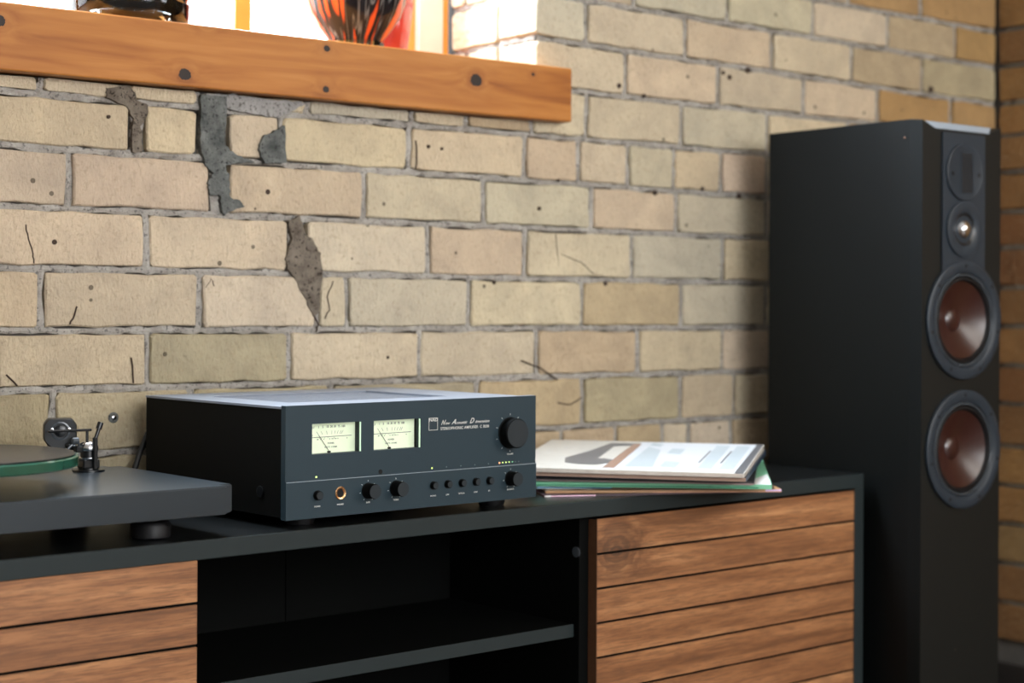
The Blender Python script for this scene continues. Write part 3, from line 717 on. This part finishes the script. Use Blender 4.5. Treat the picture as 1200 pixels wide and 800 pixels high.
def meter(x0, x1, inner_mat, shift):
    m_ = box('meter', (x0 - .003, x1 + .003, .0150, .0300, .078, .127), M['ampcase'], amp)
    m_['label'] = 'backlit level meter with a thin needle'
    zc = .1022
    box('dial_face', (x0 - .003, x1 - .0006, .0137, .0150, .0795, .1250), M['dial'], m_)
    bm = bm_new(); add_box(bm, x1 - .0003, x1 + .0012, .0100, .0137, .0815, .1235); add_box(bm, x0 - .003, x1 + .001, .0100, .0137, .0800, .0822); add_box(bm, x0 - .003, x1 + .001, .0100, .0137, .1225, .1250)
    obj('light_box_wall', bm, inner_mat, m_)
    box('lit_edge', (x1 - .0016, x1 - .0004, .0006, .0024, .0828, .1218), M['edgelit'], m_)['label'] = 'pale edge with the caught light put in as glow'  # brightness caught on the meter edge is put in as emission
    box('cover_glass', (x0 + .0002, x1 - .0002, .0030, .0036, .0826, .1219), M['mglass'], m_)
    d = .0135; L = x0 + .0095; V = lambda s, z: Vector((s, d, z))
    bm = bm_new()
    # scale line with a gentle sag, ticks and small blocks
    def bar(bm, a, b, w_):
        a = Vector((a[0], 0, a[1])); b = Vector((b[0], 0, b[1])); n_ = (b - a).cross(Vector((0, 1, 0))).normalized() * w_ / 2
        f = [bm.verts.new(Vector((p.x, d, p.z))) for p in (a + n_, b + n_, b - n_, a - n_)]; bm.faces.new(f)
    base = lambda u: .1026 + .0022 * math.sin(PI * u) * 0 + .0004
    bar(bm, (x0 - .001, .1030), (x1 - .0065, .1035), .0007)
    cx_ = L + .030; pz = .081
    for u in (.02, .17, .27, .39, .51, .585, .65, .72, .76):
        X = L + u * .0615; dx = (X - cx_) * .30
        bar(bm, (X, .1055 + .001 * math.sin(PI * u)), (X + dx * .62 , .1112 - .002 * abs(u - .45)), .0005)
    for u in (.13, .15, .22, .30, .46, .52, .55, .60, .63, .68, .93):
        X = L + u * .0600; bar(bm, (X, .1003), (X + .0011, .1003), .0013)
    for u in (.19, .25, .33, .42, .58): bar(bm, (L + u * .06, .1018), (L + u * .06 + .0008, .1018), .0008)
    o_ = obj('scale_lines', bm, M['inkg'], m_)
    for s_, u in (('0.1', .02), ('1', .17), ('5', .275), ('10', .40), ('20', .50), ('30', .59), ('75', .70), ('100', .81)):
        text('numeral', s_, .0042, L + u * .0615, .1165 - .001 * abs(u - .45), d, M['inkg'], m_)
    text('dial_lettering', 'POWER', .0030, L + .030, .0945, d, M['inkg'], m_)
    text('dial_lettering', 'WATTS   8 OHMS', .0026, L + .030, .0895, d, M['inkg'], m_)
    px, pz = L + .0265, .0842
    tube('needle', [(px, .0125, pz), (L + .0095, .0125, .1062)], .00035, M['hole'], m_, 5)['label'] = 'thin black needle'
    box('needle_pivot', (px - .0022, px + .0022, .0118, .0137, .0824, .0846), M['hole'], m_)
meter(.0412, .1206, M['ring'], 0); meter(.1411, .2213, M['hole'], 0)

def knob(name, x, z, y, r, h, label, dot=None):
    k_ = lathe(name, [(r * 1.06, 0), (r * 1.06, .0012), (r, .0016), (r, h - .0012), (r * .94, h)], M['knob'], amp, 36, '-y', (x, y, z), smooth=True); k_['label'] = label
    lathe('knob_cap', [(r * .93, h - .0002), (r * .93, h + .0004), (0, h + .0004)], M['knobcap'], k_, 36, '-y', (x, y, z))
    return k_
def ticks(x, z, y, rt, angs, L=.0022, w_=.0007):
    bm = bm_new()
    for a in angs:
        a = R(a); d_ = Vector((math.sin(a), 0, math.cos(a))); n_ = Vector((math.cos(a), 0, -math.sin(a))) * w_ / 2; c_ = Vector((x, y, z))
        p0, p1 = c_ + d_ * (rt - L / 2), c_ + d_ * (rt + L / 2)
        bm.faces.new([bm.verts.new(p) for p in (p0 + n_, p1 + n_, p1 - n_, p0 - n_)])
        o_ = obj('dial_tick', bm, M['ink'], amp); bm = bm_new()
    bm.free()
YP, YL = -.0001, -.0017
knob('volume_knob', .3850, .0950, 0, .0212, .0170, 'large black volume knob')
ticks(.3850, .0950, -.0003, .0262, [a * 36 for a in range(10)], .0026)
text('lettering', 'VOLUME', .0030, .3852, .0645, YP, M['ink'], amp)
for x_, n_, s_ in ((.1308, 'bass_knob', 'BASS'), (.1776, 'treble_knob', 'TREBLE'), (.3849, 'balance_knob', 'BALANCE')):
    knob(n_, x_, .0298, -.0015, .0100, .0165, 'small black knob lettered ' + s_)
    ticks(x_, .0298, YL, .0132, (-150, -100, -50, 0, 50, 75, 100, 150), .0018)
    text('lettering', s_, .0030, x_, .0142, YL, M['ink'], amp)
for x_, s_, n_ in ((.0489, 'POWER', .0062), (.2425, 'PHONO', .0054), (.2679, 'LINE', .0054), (.2935, 'OPTICAL', .0054), (.3192, 'HDMI', .0054), (.3446, 'BT', .0054)):
    b_ = lathe('push_button', [(n_ * 1.05, 0), (n_ * 1.05, .0010), (n_ * .95, .0011), (n_ * .95, .0055), (n_ * .8, .0062)], M['knob'], amp, 24, '-y', (x_, -.0015, .0294))
    lathe('button_cap', [(n_ * .8, .0060), (n_ * .8, .0064), (0, .0064)], M['knobcap'], b_, 24, '-y', (x_, -.0015, .0294))
    text('lettering', s_, .0028, x_, .0148, YL, M['ink'], amp)
j_ = lathe('headphone_jack', [(.0052, .0002), (.0060, .0014), (.0078, .0018), (.0088, .0010), (.0088, 0)], M['gold'], amp, 28, '-y', (.0855, -.0015, .0297), cap=False); j_['label'] = 'gold-rimmed headphone socket'
lathe('socket_hole', [(.0054, .0002), (0, .0002)], M['hole'], j_, 20, '-y', (.0855, -.0016, .0297), cap=False)
text('lettering', 'PHONES', .0028, .0855, .0149, YL, M['ink'], amp)
lathe('remote_sensor', [(.0032, 0), (.0032, .0006), (0, .0006)], M['hole'], amp, 18, '-y', (.1528, .0004, .0535))
for x_, mt, r_ in [(.0481, 'led_y', .0011), (.2416, 'led_y', .0011), (.2673, 'led_off', .0007), (.2934, 'led_off', .0007), (.3192, 'led_off', .0007), (.3444, 'led_off', .0007),
                   (.3654, 'led_o', .0011), (.3715, 'led_y', .0008), (.3777, 'led_y', .0009), (.3838, 'led_y', .0008), (.3900, 'led_g', .0006), (.3960, 'led_off', .0006), (.4021, 'led_off', .0006)]:
    o = lathe('indicator_lamp', [(r_, 0), (r_, .0005), (0, .0008)], M[mt], amp, 12, '-y', (x_, .0004, .0530))
    o['label'] = {'led_y': 'lit yellow-green lamp', 'led_o': 'lit orange lamp', 'led_g': 'dim green lamp', 'led_off': 'unlit lamp'}[mt]
# badge and script
bm = bm_new()
bx0, bx1, bz0, bz1 = .2353, .2512, .1050, .1220; t_ = .0006
for a in ((bx0, bx1, bz0, bz0 + t_), (bx0, bx0 + t_, bz0, bz1), (bx1 - t_, bx1, bz0, bz1), (bx0, bx1, bz1 - t_, bz1)):
    add_box(bm, a[0], a[1], -.0003, 0, a[2], a[3])
obj('badge_outline', bm, M['ink'], amp)
text('badge_lettering', 'NAD', .0062, .24325, .1191, -.0004, M['ink'], amp, width=.0148, bold=.0001)
for s_, sz, x_, z_, wd in (('N', .0092, .2600, .1146, .0085), ('ew', .0055, .2680, .1136, .0085), ('A', .0098, .2795, .1148, .0082), ('coustic', .0055, .2935, .1136, .0205), ('D', .0105, .3120, .1150, .0088), ('imension', .0055, .3315, .1137, .0270)):
    text('script_lettering', s_, sz, x_, z_, -.0003, M['ink'], amp, shear=.55, width=wd)
text('lettering', 'STEREOPHONIC AMPLIFIER  C 3030', .0054, .3003, .1062, -.0003, M['ink'], amp, width=.0885)

# power cable behind the amplifier
tag(tube('power_cable', [(-.655, -.033, .640), (-.672, -.030, .652), (-.690, -.029, .640), (-.702, -.028, .612), (-.712, -.026, .580), (-.718, -.022, .552), (-.70, -.016, .5445), (-.60, -.016, .5445), (-.45, -.018, .5445)], .0042, M['cable'], None, 10), 'black cable looping down behind the left end of the amplifier', 'cable')

# ------------------------------------------------------------------ turntable
tt = empty('turntable', (-.7552, -.4272, .5400), R(3.06))
tag(tt, 'slate grey turntable with a glass platter at the left end of the console', 'turntable')
PW, PD, PB, PT = .435, .327, .0284, .0640
bm = bm_new(); add_box(bm, -PW, 0, 0, PD, PB, PT)
bmesh.ops.bevel(bm, geom=[e for e in bm.edges if abs(e.verts[0].co.z - e.verts[1].co.z) > .01], offset=.016, segments=8, affect='EDGES')
bmesh.ops.bevel(bm, geom=[e for e in bm.edges if abs(e.verts[0].co.z - e.verts[1].co.z) < .001 and len(e.link_faces) == 2 and e.calc_face_angle(0) > .8], offset=.0014, segments=2, affect='EDGES')
obj('plinth', bm, M['plinth'], tt, smooth=True)
for x_, y_ in ((-.093, .052), (-PW + .07, .052), (-.093, PD - .05), (-PW + .07, PD - .05)):
    f_ = lathe('foot', [(.022, .0003), (.0245, .003), (.0245, .018), (.022, .0215), (.010, .0215), (.010, PB)], M['rubber'], tt, 28, c=(x_, y_, 0))
PC = (-.3085, .160)
lathe('sub_platter', [(.055, PT), (.055, .086), (.045, .0915)], M['black'], tt, 36, c=(*PC, 0))
pl_ = lathe('platter', [(.02, .0918), (.1535, .0918), (.155, .0933), (.155, .1035), (.1535, .1050), (.02, .1050)], M['greenedge'], tt, 96, c=(*PC, 0)); pl_['label'] = 'thick glass platter with a green edge'
rec = lathe('record', [(.0045, .1056), (.150, .1056), (.1508, .1063), (.150, .1071), (.142, .1069), (.056, .1069), (.0045, .1071)], M['vinyl'], None, 96, c=(0, 0, 0))
rm = Matrix.Translation(tt.location) @ Matrix.Rotation(R(3.06), 4, 'Z') @ Matrix.Translation((PC[0], PC[1], 0)); rec.location = rm.translation; tag(rec, 'black vinyl record lying on the glass platter', 'record')
lathe('record_label', [(.0500, .1070), (.0500, .1073), (.0045, .1074)], M['red'], rec, 40)
lathe('spindle', [(.0035, .0915), (.0035, .112), (.002, .1145), (0, .1145)], M['silver'], tt, 16, c=(*PC, 0))
# tonearm at the back right corner
ta = empty('tonearm', (-.0700, .2700, PT)); ta.parent = tt
ta['label'] = 'black tonearm with a thick counterweight'
lathe('arm_base', [(.021, .0002), (.021, .0025), (.0135, .0028), (.0135, .0050)], M['black'], ta, 32, c=(.002, 0, 0))
box('pivot_block', (-.0105, .0135, -.0105, .0105, .0045, .0165), M['black'], ta, bevel=.0015)
lathe('chrome_collar', [(.0125, .0165), (.0130, .0172), (.0130, .0190), (.0118, .0196)], M['silver'], ta, 28, c=(.0015, 0, 0))['label'] = 'chrome collar'
lathe('pivot_neck', [(.0105, .0190), (.0105, .0280)], M['black'], ta, 28, c=(.0015, 0, 0))
lathe('bearing_dome', [(.0118, .0278), (.0130, .0295), (.0130, .0330), (.0112, .0375), (.0065, .0405), (0, .0412)], M['silver'], ta, 28, c=(.0015, 0, 0))['label'] = 'polished bearing housing'
box('bearing_yoke', (-.0185, .0145, -.0045, .0045, .0262, .0352), M['black'], ta, bevel=.0015)
box('pillar', (.0015, .0072, -.0165, -.0110, .0035, .0460), M['black'], ta, bevel=.0008)
tube('lift_lever', [(.0045, -.0138, .044), (.0080, -.0132, .052), (.0115, -.0128, .062)], .0024, M['black'], ta, 10)
tube('lever_grip', [(.0095, -.0130, .0570), (.0130, -.0125, .0655)], .0040, M['black'], ta, 12)
tube('cueing_bar', [(-.057, -.003, .0562), (.0040, -.003, .0556)], .0017, M['black'], ta, 8)
tube('cueing_post', [(-.0020, -.003, .0556), (-.0020, -.003, .0400)], .0020, M['black'], ta, 8)
def along(o, m): o.matrix_local = m; return o
cw = Matrix.Translation((-.0255, .0300, .0515)) @ Matrix.Rotation(R(-22), 4, 'Z')
# counterweight: a drum flattened on top
bm = bm_new(); prof_ = []
for i in range(40):
    a = 2 * PI * i / 40; x_, z_ = .0222 * math.cos(a), .0222 * math.sin(a)
    k_ = 1.0 + .10 * max(0, math.sin(a)) * abs(math.sin(2 * a)) ; prof_.append((max(-.0215, min(.0215, x_ * k_ * 1.04)), min(.0192, z_ * k_)))
rr = []
for (sc_, y_) in ((.90, .0125), (1, .0100), (1, -.0125), (.93, -.0150)):
    rr.append([bm.verts.new(Vector((x * sc_, y_, z * sc_))) for x, z in prof_])
for a, b in zip(rr, rr[1:]):
    for i in range(40): bm.faces.new((a[i], a[(i + 1) % 40], b[(i + 1) % 40], b[i]))
bm.faces.new(rr[0]); bm.faces.new(rr[-1][::-1])
c_ = obj('counterweight', bm, M['black'], ta, smooth=True); along(c_, cw); c_['label'] = 'thick counterweight flattened on top'
lathe('weight_ring', [(.0125, .0150), (.0125, .0162), (.0105, .0166), (.0100, .0150)], M['surround'], c_, 32, '-y', (0, 0, .003), cap=False)
lathe('weight_core', [(.0080, .0148), (.0074, .0175), (.0045, .0185), (0, .0185)], M['black'], c_, 28, '-y', (0, 0, .003))
for s_ in (-1, 1): lathe('weight_screw', [(.0024, .0150), (.0024, .0172), (0, .0176)], M['silver'], c_, 10, '-y', (s_ * .0110, 0, .0050))
tube('arm_tube', [(-.0255, .022, .0380), (-.020, .010, .0330), (-.010, .001, .0310)], .0040, M['black'], ta, 12)
tube('signal_lead', [(-.034, -.001, .0240), (-.028, -.003, .0330), (-.020, -.004, .0400), (-.014, -.003, .0385), (-.012, -.001, .0330)], .0017, M['surround'], ta, 8)
lathe('anti_skate_weight', [(.0035, -.005), (.0050, -.004), (.0050, .004), (.0035, .005)], M['surround'], ta, 16, 'x', c=(-.020, -.004, .0420))

# ------------------------------------------------------------------ stack of record sleeves
Lp = Vector((-.172, -.286, .583)); e_ = Vector((.624, -.7815, 0)); g_ = Vector((.7815, .624, 0))
levels = [.5403, .5436, .5478, .5523, .5590, .5640, .5690, .5760, .5828]
sl = [.000, .004, .010, .018, .026, .034, .041, .050, .0578]
def lev(i, P): return levels[i] + sl[i] * max(-.02, (P - Lp).dot(g_))
def sleeve(i, FRc, wd, mat, label, ang=None, dp=.315, gap=.0004):
    e2, g2 = e_, g_
    if ang is not None:
        a = R(ang); e2 = Vector((math.cos(a), math.sin(a), 0)); g2 = Vector((-math.sin(a), math.cos(a), 0))
    F0 = Vector((FRc[0], FRc[1], 0)); bm = bm_new(); o_ = F0.copy(); o_.z = lev(i, F0)
    def V(s, t, top):
        P = F0 - e2 * s + g2 * t; P.z = lev(i + (1 if top else 0), P) - (gap if top else 0); return bm.verts.new(P - o_)
    n_ = 6; A = {}
    for a in range(n_ + 1):
        for b in range(n_ + 1):
            for t in (0, 1): A[a, b, t] = V(wd * a / n_, dp * b / n_, t)
    for a in range(n_):
        for b in range(n_):
            bm.faces.new((A[a, b, 1], A[a + 1, b, 1], A[a + 1, b + 1, 1], A[a, b + 1, 1])); bm.faces.new((A[a, b, 0], A[a, b + 1, 0], A[a + 1, b + 1, 0], A[a + 1, b, 0]))
    for a in range(n_):
        bm.faces.new((A[a, 0, 0], A[a + 1, 0, 0], A[a + 1, 0, 1], A[a, 0, 1])); bm.faces.new((A[a, n_, 0], A[a, n_, 1], A[a + 1, n_, 1], A[a + 1, n_, 0]))
        bm.faces.new((A[0, a, 0], A[0, a, 1], A[0, a + 1, 1], A[0, a + 1, 0])); bm.faces.new((A[n_, a, 0], A[n_, a + 1, 0], A[n_, a + 1, 1], A[n_, a, 1]))
    o = obj('record_sleeve', bm, mat, None, loc=o_)
    tag(o, label, 'record sleeve', 'record sleeves stacked on the console')
    # thin spine line along the front edge
    return o, F0, e2, g2, o_
def band(parent, F0, e2, g2, o_, i, wd, mat, z0, z1, s0=0, s1=None, name='spine', label=None):
    """strip on the front edge between fractions z0..z1 of its thickness"""
    s1 = wd if s1 is None else s1; bm = bm_new(); ps = []
    for s in (s0, s1):
        P = F0 - e2 * s - g2 * .0005; lo, hi = lev(i, P), lev(i + 1, P) - .0004
        for z in (z0, z1):
            Q = P.copy(); Q.z = lo + (hi - lo) * z; ps.append(Q - o_)
    add = [p + g2 * .0004 for p in ps]
    a = [bm.verts.new(p) for p in (ps[0], ps[2], ps[3], ps[1])]; b = [bm.verts.new(p) for p in (add[0], add[2], add[3], add[1])]
    bm.faces.new(a); bm.faces.new(b[::-1])
    for k in range(4): bm.faces.new((a[k], b[k], b[(k + 1) % 4], a[(k + 1) % 4]))
    o = obj(name, bm, mat, parent)
    if label: o['label'] = label
def pm(n, a, b=None, **kw): return paper_mat(n, a, b or [min(1, x * 1.3) for x in a], **kw)
WHT = pm('white_card', (.62, .61, .58), (.80, .79, .77))
s = sleeve(0, (.111, -.442), .315, pm('maroon_card', (.035, .012, .018), (.06, .02, .03)), 'pink edged record sleeve at the very bottom of the stack', ang=-24)
band(s[0], *s[1:], 0, .315, pm('pale_pink_card', (.80, .50, .62)), .25, .8, .235, .305, label='pale pink stripe'); band(s[0], *s[1:], 0, .315, WHT, .1, .95, .305, .315, label='white corner')
s = sleeve(1, (.146, -.494), .365, pm('orange_brown_card', (.34, .17, .08), (.55, .33, .16), scale=40), 'orange-brown record sleeve second from the bottom, its corner furthest right', ang=-33)
band(s[0], *s[1:], 1, .315, pm('salmon_card', (.62, .30, .18)), .05, .40, 0, .2, label='salmon stripe'); band(s[0], *s[1:], 1, .315, pm('lilac_card', (.62, .45, .70)), .2, .95, 0, .025, label='lilac and white corner')
s = sleeve(2, (.134, -.490), .365, pm('dark_brown_card', (.05, .035, .025), (.22, .15, .08), scale=50), 'dark record sleeve with a blue and white end, directly under the green one', ang=-37)
band(s[0], *s[1:], 2, .315, pm('blue_card', (.08, .26, .42), (.16, .38, .55)), .15, .98, .25, .365, label='blue end of the spine'); band(s[0], *s[1:], 2, .365, WHT, .75, 1, .2, .365); band(s[0], *s[1:], 2, .365, WHT, 0, .2, .28, .365)
s = sleeve(3, (.099, -.519), .365, pm('green_card', (.16, .50, .30), (.30, .66, .42)), 'mint green record sleeve in the middle of the stack', ang=-43.6)
band(s[0], *s[1:], 3, .315, pm('deep_green_card', (.03, .24, .13)), .18, .45, .02, .365, label='darker green fold')
bmw = bm_new()
P0, P1, P2 = [s[1] - s[2] * a + s[3] * b for a, b in ((.001, .001), (.001, .13), (.05, .001))]
vs_ = []
for p in (P0, P1, P2): p = p.copy(); p.z = lev(4, p) - .0002; vs_.append(p - s[4])
bmw.faces.new([bmw.verts.new(p) for p in vs_]); obj('corner_print', bmw, WHT, s[0])['label'] = 'white corner of the cover'
s = sleeve(4, (.073, -.507), .365, pm('charcoal_card', (.03, .03, .032)), 'charcoal record sleeve with a greyish pink lower edge, directly on the green one', ang=-47)
band(s[0], *s[1:], 4, .315, pm('grey_pink_card', (.33, .25, .24)), .0, .5, 0, .365, label='greyish pink lower edge')
s = sleeve(5, (.055, -.502), .365, pm('black_card', (.012, .013, .016), rough=.3), 'plain black record sleeve, third from the top of the stack')
s = sleeve(6, (.031, -.531), .365, pm('navy_card', (.02, .035, .06), rough=.35), 'navy record sleeve with a brown spine right under the top cover')
band(s[0], *s[1:], 6, .345, pm('brown_spine_card', (.36, .22, .16), (.50, .36, .28)), .1, .95, 0, .365, label='worn brown spine')
# the top cover and what is printed on it
TW, TD = .361, .315
top = sleeve(7, (.025, -.533), TW, pm('pale_cover_card', (.47, .44, .39), (.58, .55, .50), scale=5, rough=.4), 'pale printed record cover lying on top of the stack')
band(top[0], *top[1:], 7, TW, pm('worn_spine_card', (.42, .34, .28), (.72, .66, .58), scale=60), .15, .9, 0, TW, label='worn cream spine')
def printed(name, pts, mat, up=.0003, label=None):
    _, F0, e2, g2, o_ = top; L0 = F0 - e2 * .3159; bm = bm_new()
    def Q(s_, t_, dz):
        P = L0 + e2 * (s_ * .315) + g2 * (t_ * .3145); P.z = lev(8, P) - .0004 + dz; return P - o_
    add_prism(bm, pts, lambda a, b: Q(a, b, 0), lambda a, b: Q(a, b, up))
    o = obj(name, bm, mat, top[0])
    if label: o['label'] = label
white = pm('white_ink', (.50, .52, .55), (.60, .61, .63), rough=.4); grey = pm('grey_ink_area', (.10, .10, .105), (.16, .155, .155), rough=.4); brown = pm('brown_ink', (.25, .15, .11), (.33, .21, .155), rough=.4)
pale = pm('pale_blue_ink', (.36, .41, .43), (.43, .47, .50), rough=.4)
printed('white_print', [(.289, .02), (.955, .02), (.965, .985), (.355, .985)], white, .0002)
printed('grey_letter_print', [(.10, .20), (.17, .16), (.26, .15), (.325, .22), (.32, .32), (.27, .36), (.235, .36), (.237, .80), (.34, .84), (.36, .92), (.20, .92), (.14, .60), (.07, .35)], grey, .0004, 'dark grey bent shape')
printed('brown_print', [(.315, .06), (.372, .06), (.368, .90), (.325, .90), (.318, .5)], brown, .0005, 'brown vertical stripe')
printed('panel_print', [(.412, .12), (.55, .13), (.50, .70), (.42, .82)], pale, .0004)
for (a, b) in ((.745, .755), (.852, .862)): printed('line_print', [(a, .30), (b, .30), (b + .006, .72), (a + .006, .72)], grey, .0004)
for (a, b) in ((.765, .835), (.87, .94)): printed('panel_print', [(a, .12), (b, .12), (b, .92), (a, .92)], pale, .0003)
for (a, b, c_, d_) in ((.55, .62, .6, .75), (.58, .66, .15, .3), (.42, .48, .86, .93)): printed('faded_print', [(a, c_), (b, c_ - .03), (b, d_), (a, d_ + .03)], pale, .0004)
printed('corner_stripe_print', [(.957, .0), (.998, .0), (.998, .998), (.968, .998)], pm('slate_ink', (.09, .09, .095), rough=.4), .0005, 'dark grey stripe down the right-hand edge')
for (a, b) in ((-.08, .5), (-.02, .7), (.03, .35)): printed('faded_print', [(a, b), (a + .04, b - .01), (a + .05, b + .05), (a + .01, b + .06)], pm('faded_grey_ink', (.45, .43, .40)), .0003)

# ------------------------------------------------------------------ floor-standing loudspeaker
SP = (.5403, -.4451); SW, SD, SH, SB = .2205, .350, 1.153, .03
spk = empty('loudspeaker', (SP[0], SP[1], 0), R(.74))
tag(spk, 'tall black floor-standing loudspeaker beside the right end of the console', 'loudspeaker')
bm = bm_new()
V = lambda *p: bm.verts.new(Vector(p))
zt = SH; l0, l1 = -.004, SW + .004; ch = .024
A, B, C, D = V(l0, ch, zt), V(l1, ch, zt), V(l1, SD, zt), V(l0, SD, zt)
E, F, G, H = V(.034, 0, zt - .0145), V(SW - .034, 0, zt - .0145), V(SW, 0, zt - .002), V(0, 0, zt - .002)
a_, b_, c_, d_ = V(l0, ch, SB), V(l1, ch, SB), V(l1, SD, SB), V(l0, SD, SB)
h_, g2_ = V(0, 0, SB), V(SW, 0, SB)
for f in ((A, B, C, D), (E, F, B, A), (A, H, E), (F, G, B), (a_, d_, D, A), (B, b_, c_, C), (D, d_, c_, C), (H, A, a_, h_), (G, g2_, b_, B), (a_, b_, c_, d_), (h_, a_, b_, g2_), (H, h_, g2_, G, F, E)):
    if H in f and h_ in f and g2_ in f: continue              # the front is closed by the baffle
    bm.faces.new(f)
obj('cabinet', bm, M['spk'], spk)
bm = bm_new()
# baffle: flat board with two round woofer openings, closed by driver baskets
WC = (SH - .3446, SH - .5700); hx0, hx1, hr = .1130 - .0950, .1130 + .0950, .0832
def quad(*p): bm.faces.new([bm.verts.new(Vector((x, 0, z))) for x, z in p])
zc_ = [SB, WC[1] - .095, WC[1] + .095, WC[0] - .095, WC[0] + .095]
for a, b in ((0, 1), (2, 3)): quad((0, zc_[a]), (SW, zc_[a]), (SW, zc_[b]), (0, zc_[b]))
quad((0, zc_[4]), (SW, zc_[4]), (SW, zt - .002), (SW - .034, zt - .0145), (.034, zt - .0145), (0, zt - .002))
for zc in WC:
    quad((0, zc - .095), (hx0, zc - .095), (hx0, zc + .095), (0, zc + .095)); quad((hx1, zc - .095), (SW, zc - .095), (SW, zc + .095), (hx1, zc + .095))
    n_ = 48
    def sqp(a):
        c, s2 = math.cos(a), math.sin(a); k2 = .095 / max(abs(c), abs(s2)); return (.1130 + c * k2, zc + s2 * k2)
    def cip(a): return (.1130 + hr * math.cos(a), zc + hr * math.sin(a))
    for i in range(n_):
        a, b = 2 * PI * i / n_ + PI / 4, 2 * PI * (i + 1) / n_ + PI / 4; quad(sqp(a), sqp(b), cip(b), cip(a))
    add_lathe(bm, [(hr, 0), (hr, -.035), (.020, -.040), (0, -.040)], n_, '-y', (.1130, 0, zc), cap=False)
bmesh.ops.remove_doubles(bm, verts=bm.verts[:], dist=1e-5)
obj('baffle', bm, M['baffle'], spk)
bm = bm_new()
bev = [(.035, -.0004, zt - .0140), (SW - .035, -.0004, zt - .0140), (SW + .002, .0235, zt + .0006), (-.002, .0235, zt + .0006)]
bm.faces.new([bm.verts.new(Vector(p)) for p in bev]); r_ = bmesh.ops.extrude_face_region(bm, geom=bm.faces[:])
for v_ in [g for g in r_['geom'] if isinstance(g, bmesh.types.BMVert)]: v_.co += Vector((0, .0008, -.0012))
obj('top_bevel', bm, M['bevel'], spk)['label'] = 'bevelled top edge with its highlight painted pale'  # black bevel drawn pale for its window highlight
box('base', (-.02, SW + .02, -.015, SD + .015, .004, SB), M['spk'], spk, bevel=.003)
for x_, y_ in ((0, .01), (SW, .01), (0, SD - .01), (SW, SD - .01)): lathe('foot', [(.010, 0), (.012, .004)], M['rubber'], spk, 12, c=(x_, y_, 0))
o = lathe('side_screw', [(.0022, 0), (.0022, .0006), (0, .001)], M['silver'], spk, 12, 'x', c=(-.0052, .034, 1.122))
lathe('badge_stud', [(.0016, 0), (.0016, .0008), (0, .0010)], M['silver'], spk, 10, '-y', (.0953, -.0008, SH - .9185))
# tweeter plate
bm = bm_new()
arc = []
for i in range(15):
    x_ = .1703 - (.1703 - .0512) * i / 14; arc.append((x_, SH - .3446 + math.sqrt(.100 ** 2 - (x_ - .1130) ** 2)))
add_prism(bm, arc + [(.0512, SH - .0195), (.1703, SH - .0195)], lambda x, z: Vector((x, -.0035, z)), lambda x, z: Vector((x, -.0002, z)))
tp = obj('tweeter_plate', bm, M['ring'], spk)
lathe('ribbon_bezel', [(.0505, .0035), (.0505, .0068), (.0485, .0076), (.0470, .0070), (0, .0070)], M['ring'], tp, 56, '-y', (.1100, 0, SH - .0868))
bm = bm_new(); zc = SH - .0885
grid_plate(bm, [.0960, .0985, .1285, .1310], [zc - .036, zc - .0335, zc + .0335, zc + .036], {(1, 1)}, -.0082, -.0070)
obj('ribbon_frame', bm, M['ring'], tp)
bm = bm_new()
for i in range(11):
    z = zc - .0325 + i * .0062; add_box(bm, .0986, .1284, -.0078, -.0071, z, z + .0034)
o = obj('ribbon_slats', bm, M['black'], tp); o['label'] = 'fine dark tweeter grille slats'
for x_ in (.0740, .1475): lathe('screw', [(.0036, .0068), (.0036, .0078), (0, .0078)], M['hole'], tp, 12, '-y', (x_, 0, SH - .0905))
lathe('dome_bezel', [(.0495, .0035), (.0495, .0072), (.0475, .0080), (.0310, .0076), (.0285, .0060), (.0235, .0015)], M['ring'], tp, 56, '-y', (.1100, 0, SH - .1865), cap=False)
lathe('dome_waveguide', [(.0290, .0062), (.0250, .0040), (.0190, .0010), (.0165, .0008)], M['black'], tp, 48, '-y', (.1100, 0, SH - .1865), cap=False)
lathe('dome', [(.0170, .0008), (.0155, .0060), (.0120, .0105), (.0065, .0133), (0, .0142)], M['silver'], tp, 40, '-y', (.1100, 0, SH - .1865), cap=False)['label'] = 'silvery tweeter dome'
def woofer(zc):
    c = (.1130, 0, zc); w_ = lathe('woofer', [(.1035, .0005), (.1035, .0055), (.1015, .0068), (.0880, .0068), (.0835, .0040), (.0825, .0010), (.0810, -.0030)], M['ring'], spk, 72, '-y', c, cap=False)
    lathe('rim', [(.0825, .0008), (.0805, .0046), (.0785, .0050), (.0770, .0035), (.0765, -.0010)], M['surround'], w_, 72, '-y', c, cap=False)
    lathe('rubber_surround', [(.0768, -.0005), (.0745, .0030), (.0705, .0035), (.0675, .0000), (.0670, -.0030)], M['rubber'], w_, 64, '-y', c, cap=False)
    lathe('cone', [(.0675, -.0010), (.060, -.0052), (.045, -.0125), (.030, -.0185), (.020, -.0215)], M['cone'], w_, 64, '-y', c, cap=False)['label'] = 'reddish brown fibre cone'
    lathe('dust_cap', [(.0205, -.0213), (.017, -.0185), (.010, -.0160), (0, -.0152)], M['cone'], w_, 40, '-y', c, cap=False)
    for k in range(7):
        a = R(90 + k * 360 / 7); lathe('screw', [(.0030, .0066), (.0030, .0074), (0, .0074)], M['hole'], w_, 10, '-y', (c[0] + .0945 * math.cos(a), 0, zc + .0945 * math.sin(a)))
woofer(SH - .3446); woofer(SH - .5700)
